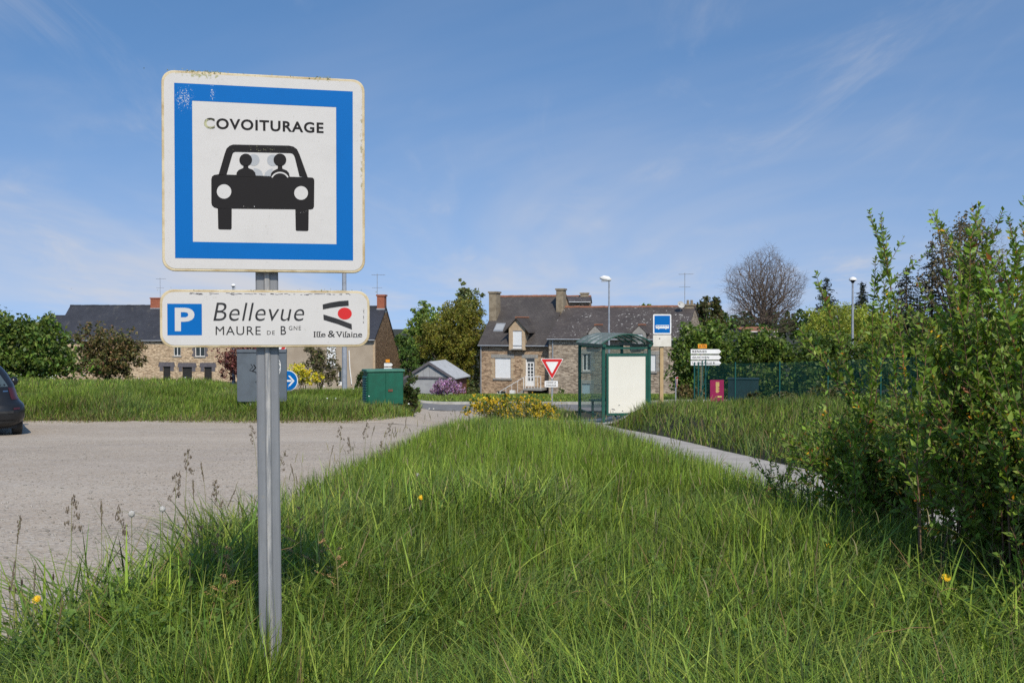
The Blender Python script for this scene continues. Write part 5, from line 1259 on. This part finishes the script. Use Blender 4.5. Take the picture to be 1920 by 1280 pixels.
# left
shrub('large dark green hedge shrub with yellow-green top at the left edge', 60, 56, [ell(40, 650, 56, 70, 55), ell(90, 665, 56, 48, 48), ell(60, 620, 56, 60, 32), ell(-40, 640, 56, 80, 65), ell(60, 690, 56, 85, 35)], 340, 42, .22, [(.06, .10, .018), (.09, .135, .022), (.045, .075, .015), (.12, .15, .03)], stems=5, trunk_r=.1)
shrub('russet-brown leafy shrub in front of the farmhouse', 200, 60, [ell(200, 650, 60, 62, 48), ell(165, 645, 60, 36, 42), ell(240, 655, 60, 36, 36), ell(200, 690, 60, 68, 25)], 260, 30, .17, BRN+[(.07, .08, .022)], stems=7, trunk_r=.06, cr=.2, shell=.25, limbs=50)
shrub('maroon-leaved shrub at the right end of the farmhouse', 455, 90, [ell(455, 668, 90, 44, 38), ell(430, 690, 90, 24, 26), ell(480, 650, 90, 30, 28)], 130, 32, .22, [(.16, .055, .05), (.20, .08, .065), (.12, .05, .045)], cr=.26)
shrub('tall grey-brown scrub before the beige house wall', 600, 66, [ell(600, 680, 66, 30, 42), ell(585, 665, 66, 20, 26), ell(622, 705, 66, 22, 24)], 130, 22, .15, [(.13, .10, .06), (.10, .085, .045), (.085, .09, .03)], cr=.26, shell=.2, stems=5, trunk_r=.04, limbs=40)
shrub('bright yellow flowering forsythia on the verge beside the round blue sign', 566, 50, [ell(560, 700, 50, 26, 16), ell(585, 708, 50, 20, 13), ell(550, 692, 50, 16, 9)], 90, 26, .09, [(.62, .46, .02), (.55, .42, .03), (.10, .12, .02), (.60, .50, .04)], trunk_r=.03, stems=4, name='forsythia_shrub', cname='blossom')
shrub('small dark green ivy-covered bush at the right of the green cabinet', 770, 27.2, [ell(770, 728, 27.2, 14, 28), ell(772, 745, 27.2, 16, 18)], 60, 30, .08, [(.035, .06, .014), (.05, .075, .018), (.08, .075, .03)], trunk_r=.03, cr=.32)
shrub('dark green shrub behind the left side of the cabinet', 684, 34, [ell(681, 716, 34, 12, 18), ell(676, 728, 34, 12, 10)], 30, 26, .10, [(.04, .06, .015)], trunk_r=.03, cr=.34)
shrub('low green shrub between shed and tall stone house', 893, 80, [ell(890, 728, 80, 10, 20), ell(880, 738, 80, 10, 10)], 40, 22, .16, [(.06, .085, .02), (.10, .10, .04)], trunk_r=.04, cr=.35)
shrub('weedy plants growing at the foot of the grey stone wall', 1058, 78.5, [ell(1052, 741, 78.5, 6, 14), ell(1070, 750, 78.5, 18, 5)], 40, 20, .14, G1, trunk_r=.02, cr=.4)
for lb, p, Y, es in (('low dark bramble patch at the foot of the mesh fence', 1410, 38.5, [(1395, 752, 16, 9), (1420, 748, 20, 14), (1405, 760, 34, 8)]), ('scrubby dark bushes along the fence right of the bramble patch', 1480, 36, [(1470, 748, 26, 18), (1500, 755, 24, 16), (1480, 768, 40, 10)]), ('dark scrub where the fence disappears behind the forsythia', 1560, 33, [(1540, 745, 34, 28), (1580, 750, 34, 30), (1560, 775, 50, 16)])):
    shrub(lb, p, Y, [ell(q[0], q[1], Y, q[2], q[3]) for q in es], 90, 30, .085, [(.04, .055, .016), (.06, .075, .02), (.085, .07, .03)], trunk_r=.02, stems=3, cr=.3)
# far tree belts close the horizon
for label, x0, x1, Y, yt, cols in (('distant green tree belt on the left behind the farmhouse', -320, 120, 210, 600, G1), ('distant green tree belt behind the right hedge', 1340, 1980, 190, 588, G1)):
    es = [ell(p, yt+22, Y+random.uniform(-6, 6), 42, 24+random.uniform(-5, 5), 5) for p in range(x0, x1, 42)]
    b = base_at((x0+x1)//2, Y); root = tag(empty('tree_belt', b), label, 'trees', kind='stuff')
    cc, P, idx = cloud(es, 34*len(es), 16, .3, .4); V, F, c_ = leaf_quads(P-np.array(b), .8*(.6+.8*RNG.random(len(P))), pal(len(P), np.array(cols)), .3, .7); o = np_mesh('foliage', V, F, M['leaf'], c_, root); o['kind'] = 'stuff'

# ------------------------------------------------------------------ yellow-flowered bush at the end of the strip
yb = [ell(930, 764, 21.5, 42, 20), ell(985, 770, 21.2, 56, 24), ell(1022, 778, 20.8, 26, 24), ell(903, 760, 21.6, 24, 14), ell(960, 790, 21.2, 75, 20)]
yb += [ell(p, q, 21.3+random.uniform(-.6, .5), 9, 12) for p, q in ((888, 752), (915, 748), (948, 747), (975, 752), (1005, 757), (1035, 768), (1048, 785), (875, 768), (1030, 800), (990, 797))]
root = tree('broom_bush', 'low spreading bush of golden yellow flowers at the end of the grass strip', 'shrub', base_at(962, 21.4), yb, 420, 34, .045, [(.06, .10, .018), (.08, .12, .02), (.05, .08, .016)], .03, cr=.22, shell=.35, stems=6, limbs=60, aspect=.3, cname='foliage')
cc, P, idx = cloud(yb[:4]+yb[5:], 420, 9, .30, .55); keep = P[:, 2] > at(0, 800, 21.2).z - .25*RNG.random(len(P)); P = P[keep]
V, F, c_ = leaf_quads(P-np.array(root.location), .042*(.6+.8*RNG.random(len(P))), pal(len(P), np.array([(.60, .42, .03), (.66, .48, .04), (.52, .34, .02)])), .3, .8)
o = np_mesh('blossom', V, F, M['petal'], c_, root); o['kind'] = 'stuff'

# ------------------------------------------------------------------ foreground forsythia shrubs (out of flower)
FL_ = np.array([(.165, .25, .030), (.20, .295, .040), (.12, .19, .027), (.24, .335, .055)])
def forsythia(label, cx_, cy_, specs, nrand, hmax, spread, leaf=.056, toward=0.0, dense=1.0, tall=True):
    base = (cx_, cy_, Hs(cx_, cy_)); root = empty('forsythia_shrub', base, 0, label, 'shrub'); st = MB(); LP_, LD_, LS_, FP_ = [], [], [], []
    stems = []
    for i in range(nrand):
        a = random.uniform(0, 6.283); rr = spread*math.sqrt(random.random()); h = hmax*random.uniform(.35, 1.0)*(1-.25*(rr/spread)**2)
        b0 = Vector((random.gauss(0, .16), random.gauss(0, .16), -.05)); tip = Vector((rr*math.cos(a), rr*math.sin(a), h)); stems.append((b0, tip, random.uniform(.003, .007), random.random()))
    for i in range(nrand//7 if tall else 0):
        a = random.uniform(0, 6.283); rr = spread*.9*math.sqrt(random.random()); stems.append((Vector((random.gauss(0, .2), random.gauss(0, .2), -.05)), Vector((rr*math.cos(a), rr*math.sin(a), hmax*random.uniform(1.0, 1.22))), .006, .5))
    for tip in specs: stems.append((Vector((random.gauss(0, .15), random.gauss(0, .15), -.05)), Vector(tip)-Vector(base), .006, .5))
    for b0, tip, r, q in stems:
        L_ = (tip-b0).length; bow = Vector((random.gauss(0, .05), random.gauss(0, .05), .10))*L_
        hor = Vector((tip.x-b0.x, tip.y-b0.y, 0)); n = 9; pts = []
        for k in range(n+1):
            t = k/n; p = b0.lerp(tip, t); p = p - hor*(.28*math.sin(math.pi*t)) + bow*math.sin(math.pi*t)*.5; pts.append(p+Vector((random.gauss(0, .008), random.gauss(0, .008), 0)))
        st.tube(pts, [r*(1-.7*k/n) for k in range(n+1)], 5, False)
        subs = [(pts, .40 if q > .15 else .15, 1.0)]
        for _ in range(int(3*dense)):        # side shoots
            k = random.randint(3, n-1); o_ = pts[k]; dv = Vector((random.gauss(0, .6), random.gauss(0, .6), random.uniform(.6, 1.6))).normalized()*random.uniform(.15, .42)
            sp = [o_+dv*t+Vector((0, 0, .05*t*t)) for t in (0, .33, .66, 1)]; st.tube(sp, [r*.5, r*.4, r*.3, r*.15], 4, False); subs.append((sp, .0, .9))
        for sp, t0, sc_ in subs:
            segL = sum((sp[i+1]-sp[i]).length for i in range(len(sp)-1)); m = int(segL/.0215*dense)
            for k in range(m):
                t = t0+(1-t0)*(k+random.random())/m
                if random.random() < .25: continue
                f = t*(len(sp)-1); i = min(int(f), len(sp)-2); p = sp[i].lerp(sp[i+1], f-i); ax = (sp[i+1]-sp[i]).normalized()
                s1 = ax.orthogonal().normalized(); s1 = Matrix.Rotation(random.uniform(0, 6.28), 3, ax) @ s1
                for sg in (1, -1):
                    d = (s1*sg+ax*random.uniform(.3, 1.0)+Vector((0, 0, .25))).normalized(); LP_.append(p); LD_.append(d); LS_.append(leaf*sc_*random.uniform(.5, 1.2)*(1-.35*(t > .93)))
                if random.random() < .035: FP_.append(p)
    st.build('stems', M['twig'], root, smooth=True)
    P = np.array(LP_); D = np.array(LD_); s = np.array(LS_)[:, None]; n = len(P)
    up = np.array([0, -.35, .7])+RNG.normal(0, .75, (n, 3)); sd = np.cross(D, up); sd /= np.linalg.norm(sd, axis=1, keepdims=True)+1e-9; nm = np.cross(sd, D)
    c = pal(n, FL_, .15)
    old = RNG.random(n) < .012; c[old] = (.30, .10, .03)
    V = np.stack([P, P+D*s*.45+sd*s*.22+nm*s*.05, P+D*s*.5-nm*s*.03, P+D*s*.45-sd*s*.22+nm*s*.05, P+D*s*1.0-nm*s*.10], 1).reshape(-1, 3)
    i = np.arange(n)[:, None]*5; F = np.concatenate([i+np.array([[0, 1, 2]]), i+np.array([[0, 2, 3]]), i+np.array([[1, 4, 2]]), i+np.array([[2, 4, 3]])])
    o = np_mesh('foliage', V, F, M['leaf'], np.repeat(c, 5, 0), root); o['kind'] = 'stuff'
    if FP_:
        P = np.repeat(np.array(FP_), 4, 0)+RNG.normal(0, .010, (4*len(FP_), 3)); V, F, c_ = leaf_quads(P, .026, pal(len(P), np.array([(.75, .45, .02), (.65, .30, .02), (.35, .12, .03)])), .2, .45)
        o = np_mesh('blossom', V, F, M['petal'], c_, root); o['kind'] = 'stuff'
    return root
tipz = lambda px, py, Y: tuple(at(px, py, Y))
forsythia('forsythia shrub with two long leafy shoots, left part of the right foreground clump', 2.55, 7.0,
    [tipz(1630, 395, 6.9), tipz(1650, 402, 6.9), tipz(1530, 527, 7.2), tipz(1644, 480, 6.8), tipz(1662, 530, 6.7), tipz(1480, 595, 7.4), tipz(1545, 660, 6.9), tipz(1575, 670, 7.0), tipz(1690, 600, 6.7)], 115, 1.12, .78, tall=False)
forsythia('tall dense forsythia shrub at the right edge of the picture', 2.75, 5.6,
    [tipz(1750, 393, 5.9), tipz(1833, 382, 5.6), tipz(1875, 392, 5.5), tipz(1800, 470, 5.6), tipz(1900, 430, 5.4), tipz(1700, 580, 5.7), tipz(1780, 520, 5.5), tipz(1910, 470, 5.2), tipz(1850, 430, 5.6), tipz(1818, 455, 5.7), tipz(1870, 470, 5.3), tipz(1893, 405, 5.6), tipz(1840, 510, 5.4), tipz(1912, 412, 5.7), tipz(1862, 540, 5.2), tipz(1825, 560, 5.3), tipz(1790, 585, 5.6), tipz(1885, 500, 5.5), tipz(1905, 540, 5.3), tipz(1850, 480, 5.8), tipz(1740, 610, 5.5), tipz(1765, 590, 5.7)], 125, 1.36, .85)
forsythia('forsythia shrub cut off by the right edge, nearest the camera', 2.75, 4.55, [tipz(1880, 560, 4.6), tipz(1860, 760, 4.3), tipz(1900, 880, 4.2)], 70, 1.6, .55)
forsythia('thin young forsythia sprigs beside the path left of the shrub clump', 2.15, 8.1, [tipz(1445, 860, 8.0), tipz(1480, 855, 8.1), tipz(1405, 865, 8.3)], 6, .5, .3, .04)

# ------------------------------------------------------------------ seed heads, dandelions and other single weeds
M['twig'] = M['twig']
M['stalk'] = mat('grass_stalk', (.16, .19, .06), (.24, .20, .10), scale=15, rough=.8)
M['seed'] = mat('seed_head', (.20, .16, .11), (.13, .10, .075), scale=60, rough=.9)
M['dock'] = mat('dock_seed', (.46, .30, .14), (.36, .20, .09), scale=50, rough=.9)
M['puff'] = mat('dandelion_down', (.62, .60, .56), (.5, .48, .44), scale=50, rough=.95)
M['dand'] = mat('dandelion_petal', (.80, .50, .01), (.72, .40, .01), scale=40, rough=.7)
M['plantain'] = mat('plantain_head', (.07, .045, .03), (.04, .025, .02), scale=50, rough=.9)
M['pink'] = mat('clover_petal', (.50, .18, .30), (.40, .14, .24), scale=40, rough=.8)
def spot(px, py, Y):
    t = at(px, py, Y); return t, Vector((t.x, t.y, Hs(t.x, t.y)-.02))
def seed_grass(px, py, Y, label, bent=0.0, style=0, lenf=1.0):
    t, b = spot(px, py, Y); bx = b+Vector((-bent, random.uniform(-.03, .03), 0)); root = empty('seed_head_grass', bx, 0, label, 'grass stalk', 'flowering grass stalks'); d = t-bx
    pts = [Vector((0, 0, 0)), Vector((d.x*.15, d.y*.15, d.z*.4)), Vector((d.x*.5, d.y*.5, d.z*.78)), d]
    MB().tube(pts, [.0022, .002, .0016, .0010], 5, False).build('stalk', M['stalk'], root); s = MB(); ax = (pts[3]-pts[2]).normalized()
    L_ = .12*lenf
    if style == 0:      # narrow spike
        for k in range(26):
            f = k/26; p = d-ax*L_*f; r = .0055*math.sin(math.pi*min(1, f*1.1+.12)); o_ = Vector((random.gauss(0, 1), random.gauss(0, 1), 0))*r*.6
            q = p+o_; s.tube([q-ax*.006, q, q+ax*.009], [.0012, .0034, .0006], 4, False)
    else:               # cocksfoot: side branches with clusters
        for k in range(9):
            f = k/9; p = d-ax*L_*1.6*f; a = random.uniform(0, 6.28); l2 = .012+.045*f*random.uniform(.5, 1); e = p+Vector((math.cos(a)*l2, math.sin(a)*l2*.6, l2*.55))
            s.tube([p, e], [.0008, .0007], 3, False)
            for _ in range(9): q = e+Vector((random.gauss(0, .006), random.gauss(0, .006), random.gauss(0, .008))); s.tube([q-Vector((0, 0, .006)), q, q+Vector((.001, 0, .009))], [.001, .0032, .0006], 4, False)
    s.build('seed_head', M['seed'], root); return root
sg = [(38, 968, 4.4, 0, 'leaning dark spike at the far left edge'), (135, 937, 5.0, 1, 'thin branched head over the gravel at left'), (190, 940, 5.1, 0, 'slanting spike over the gravel at left'),
      (28, 1052, 4.2, 0, 'short spike low at the left edge'), (66, 1060, 4.3, 0, 'small upright spike near the left edge'), (220, 955, 5.5, 1, 'small head just left of the first dandelion clock'),
      (352, 848, 6.4, 1, 'tallest branched head left of the sign post'), (377, 868, 6.5, 0, 'spike right of the tallest branched head'), (330, 892, 6.3, 1, 'drooping head left of the tallest one'), (402, 905, 6.6, 1, 'branched head halfway to the sign post'), (440, 920, 6.8, 0, 'slanting spike close to the sign post'), (362, 900, 6.3, 0, 'low spike below the tallest branched head'),
      (470, 800, 9.5, 1, 'wiry stem just left of the sign post'), (533, 850, 8.5, 1, 'stem just right of the sign post'), (545, 870, 8.3, 0, 'low stem right of the sign post'),
      (640, 800, 11.5, 1, 'leftmost of the row against the gravel'), (655, 822, 11.0, 1, 'second head of the row against the gravel'), (625, 835, 10.6, 0, 'low spike of the row against the gravel'), (690, 795, 11.4, 1, 'tall nodding head in the middle of the row'), (703, 798, 11.6, 0, 'spike beside the tall nodding head'), (733, 795, 11.8, 1, 'dense dark head right of the row'), (741, 800, 12, 0, 'spike touching the dense dark head'), (762, 783, 12.2, 0, 'single tall stem at the right of the row'), (715, 830, 11, 1, 'low branched head in the row'),
      (1110, 790, 15, 1, 'thin head left of the path beside the shelter'), (1128, 793, 15.5, 0, 'spike beside the path below the shelter'), (1190, 815, 14, 1, 'head overlapping the path below the bank'), (1290, 840, 12.5, 0, 'spike overlapping the middle of the path')]
for px, py, Y, stl, wh in sg: seed_grass(px, py, Y, 'flowering grass stalk, ' + wh, random.uniform(-.08, .10), stl)
def dandelion(px, py, Y, label, kind):
    t, b = spot(px, py, Y); root = empty('dandelion', b+Vector((.02, 0, 0)), 0, label, 'dandelion'); d = t-b
    MB().tube([(0, 0, 0), (d.x*.4, 0, d.z*.5), tuple(d)], [.0022, .002, .0018], 5, False).build('stem', M['stalk'], root)
    if kind == 'clock':
        s = MB(); 
        for k in range(150):
            z = 1-2*(k+.5)/150; a = k*2.39996; r = math.sqrt(1-z*z); u = Vector((r*math.cos(a), r*math.sin(a), z)); s.tube([d+u*.004, d+u*.017], [.0003, .0003], 3, False)
            o1 = u.orthogonal().normalized()*.0042; o2 = u.cross(o1)
            for j in range(3): q = math.cos(j*1.05)*o1+math.sin(j*1.05)*o2; w3 = u.cross(q).normalized()*.0006; s.face([d+u*.017-q-w3, d+u*.0175+q-w3, d+u*.0175+q+w3, d+u*.017-q+w3])
        o = s.build('seed_ball', M['puff'], root); MB().lathe([(.001, -.005), (.004, -.002), (.004, .003), (.001, .005)], 8, tuple(d)).build('core', M['plantain'], root)
    else:
        s = MB(); nrm = Vector((random.uniform(-.3, .3), -.8, .75)).normalized(); e1 = nrm.orthogonal().normalized(); e2 = nrm.cross(e1)
        for ring, (L_, n, lift) in enumerate(((.020, 18, .1), (.015, 16, .4), (.010, 12, .8))):
            for k in range(n):
                a = 6.283*k/n+ring*.2; dr = e1*math.cos(a)+e2*math.sin(a); sd = (e2*math.cos(a)-e1*math.sin(a))*.0022; p = d+nrm*.001*ring; e = p+dr*L_+nrm*L_*lift*.4
                s.face([p-sd*.5, e-sd, e+dr*.0015, e+sd, p+sd*.5])
        s.build('petals', M['dand'], root)
for px, py, Y, lb, kd in ((240, 963, 5.6, 'dandelion clock on a tall stem, left of the pair over the gravel', 'clock'), (298, 954, 5.9, 'larger dandelion clock, right of the pair over the gravel', 'clock'), (778, 890, 9.0, 'dandelion clock in the grass right of the sign post', 'clock'),
    (785, 932, 7.4, 'yellow dandelion flower below the dandelion clock in mid strip', 'flower'), (60, 1123, 4.6, 'yellow dandelion flower at the lower left edge', 'flower'), (1548, 1024, 5.9, 'yellow dandelion flower in the shade left of the shrub', 'flower'), (1766, 1082, 4.8, 'yellow dandelion flower under the right shrub', 'flower')): dandelion(px, py, Y, lb, kd)
def plantain(px, py, Y, label):
    t, b = spot(px, py, Y); root = empty('plantain_stalk', b, 0, label, 'weed', 'ribwort plantain stalks'); d = t-b
    MB().tube([(0, 0, 0), (d.x*.5, 0, d.z*.5), tuple(d)], [.0016, .0014, .0012], 5, False).build('stem', M['stalk'], root)
    MB().lathe([(.0008, -.018), (.0042, -.012), (.005, -.002), (.0035, .008), (.0008, .014)], 8, tuple(d)).build('flower_head', M['plantain'], root, True)
for px, py, lb in ((100, 1080, 'tallest of the dark plantain heads at lower left'), (41, 1090, 'middle plantain head at lower left'), (18, 1103, 'leftmost plantain head at lower left'), (28, 1105, 'plantain head just right of the leftmost'), (356, 1053, 'plantain head in the shade of the sign')): plantain(px, py, 4.5 if px < 200 else 4.6, lb)
def dock(px, py, Y, label, n=5):
    t, b = spot(px, py, Y); root = empty('dock_plant', b+Vector((random.uniform(-.03, .03), 0, 0)), 0, label, 'weed', 'dock plants in seed'); d = t-b
    MB().tube([(0, 0, 0), (d.x*.5+.01, 0, d.z*.5), tuple(d)], [.0035, .003, .0015], 5, False).build('stem', M['stalk'], root); s = MB()
    for k in range(n):
        f = 1-.11*k; p = d*f; a = random.uniform(0, 6.28); l2 = .02+.016*k; e = p+Vector((math.cos(a)*l2*1.3, math.sin(a)*l2*.6, l2*.5))
        s.tube([p, e], [.0012, .0008], 3, False)
        for j in range(22):
            q = p.lerp(e, random.uniform(.3, 1.1))+Vector((random.gauss(0, .004),)*1+(random.gauss(0, .004), random.gauss(0, .004))); r = random.uniform(.0018, .0042)
            s.tube([q-Vector((0, 0, r)), q, q+Vector((0, 0, r))], [.0004, r, .0004], 4, False)
    s.build('seed_cluster', M['dock'], root)['kind'] = 'stuff'
for px, py, Y, lb in ((368, 990, 5.3, 'tan dock seed head above the sign shadow, left of post'), (418, 1006, 5.1, 'tan dock seed head in the sign shadow left of the post'), (428, 1030, 4.9, 'dock seed head reaching toward the post'), (566, 955, 5.2, 'tallest dock seed head right of the post'), (590, 1000, 5.0, 'dock seed head second right of the post'), (620, 1030, 4.8, 'dock seed head farthest right of the post'), (415, 1082, 4.6, 'pale dock cluster below the shadow left of post')): dock(px, py, Y, lb)
t, b = spot(103, 1264, 4.1); root = empty('clover', b, 0, 'pink clover flower at the bottom left corner', 'flower'); d = t-b
MB().tube([(0, 0, 0), tuple(d)], [.0015, .0012], 5, False).build('stem', M['stalk'], root); s = MB()
for k in range(40):
    u = Vector((random.gauss(0, 1), random.gauss(0, 1), random.gauss(.3, 1))).normalized(); s.tube([d, d+u*.013], [.0012, .0018], 4)
s.build('flower_head', M['pink'], root)
# broad-leaved weeds among the foreground grass
def weeds():
    C, Dv, S_, cl = [], [], [], []
    for k in range(300):
        if k < 130: px, py, Y = random.uniform(0, 420), random.uniform(1140, 1270), random.uniform(3.9, 5.0)
        else: px, py, Y = random.uniform(420, 1900), random.uniform(1080, 1280), random.uniform(3.9, 5.6)
        x = (px-960)/FPX*Y
        if x < np.interp(Y, XL[:, 0], XL[:, 1])+.1: continue
        z = Hs(x, Y); h = random.uniform(.12, .32); col = np.array(random.choice([(.10, .17, .03), (.13, .21, .035), (.16, .25, .045)]))
        for j in range(random.randint(8, 16)):
            a = random.uniform(0, 6.28); C.append((x+random.gauss(0, .03), Y+random.gauss(0, .03), z+h*random.uniform(.4, 1))); Dv.append((math.cos(a), math.sin(a), random.uniform(.1, .9))); S_.append(random.uniform(.02, .062)); cl.append(col*random.uniform(.8, 1.25))
    P = np.array(C); D = np.array(Dv); D /= np.linalg.norm(D, axis=1, keepdims=True); s = np.array(S_)[:, None]; n = len(P); c = np.array(cl)
    sd = np.cross(D, np.array([0, 0, 1.0])); sd /= np.linalg.norm(sd, axis=1, keepdims=True)+1e-9; nm = np.cross(sd, D)
    nm = nm+RNG.normal(0, .5, nm.shape); sd = np.cross(D, nm); sd /= np.linalg.norm(sd, axis=1, keepdims=True)+1e-9
    V = np.stack([P, P+D*s*.4+sd*s*.2+nm*s*.08, P+D*s*.5+nm*s*.02, P+D*s*.4-sd*s*.2+nm*s*.08, P+D*s-nm*s*.12], 1).reshape(-1, 3); i = np.arange(n)[:, None]*5
    F = np.concatenate([i+np.array([[0, 1, 2]]), i+np.array([[0, 2, 3]]), i+np.array([[1, 4, 2]]), i+np.array([[2, 4, 3]])])
    o = np_mesh('broadleaf_weeds', V, F, M['leaf'], np.repeat(c, 5, 0)); tag(o, 'broad-leaved weeds among the foreground grass', 'weeds', kind='stuff')
weeds()
# dead brown stems lying in the grass
def dead():
    mb = MB()
    for k in range(70):
        px, py, Y = random.uniform(100, 1900), random.uniform(1060, 1275), random.uniform(3.9, 5.4); x = (px-960)/FPX*Y
        if x < np.interp(Y, XL[:, 0], XL[:, 1])+.15 or x > np.interp(Y, XR[:, 0], XR[:, 1])-.1: continue
        z = Hs(x, Y)+random.uniform(.12, .3); d = Vector((random.gauss(0, .5), random.gauss(0, .3), random.gauss(0.1, .45))).normalized()*random.uniform(.06, .2); p = Vector((x, Y, z)); mb.tube([p, p+d*.5+Vector((0, 0, .01)), p+d], [.0016, .0014, .0008], 4, False)
    tag(mb.build('dead_stems', mat('dead_stem', (.34, .22, .11), (.26, .13, .06), scale=20, rough=.9)), 'reddish-brown dead stems lying in the foreground grass', 'stems', kind='stuff')
dead()
# daisies on the verge
def daisies(label, pts, n, sx_, sy_):
    P = []
    for px, py, Y in pts:
        c = (px-960)/FPX*Y
        for _ in range(n): x = c+random.gauss(0, sx_); y = Y+random.gauss(0, sy_); P.append((x, y, Hs(x, y)+random.uniform(.25, .42)))
    P = np.array(P); V, F, c_ = leaf_quads(P, .045*(.6+.6*RNG.random(len(P))), pal(len(P), np.array([(.75, .75, .70)]), .1, .02), 1.2, .9)
    tag(np_mesh('daisies', V, F, M['petal'], c_), label, 'flowers', kind='stuff')
daisies('white daisies scattered through the verge grass', [(420, 735, 36), (340, 722, 40), (80, 716, 42), (180, 716, 42), (560, 740, 32), (770, 775, 26)], 16, 1.6, .8)
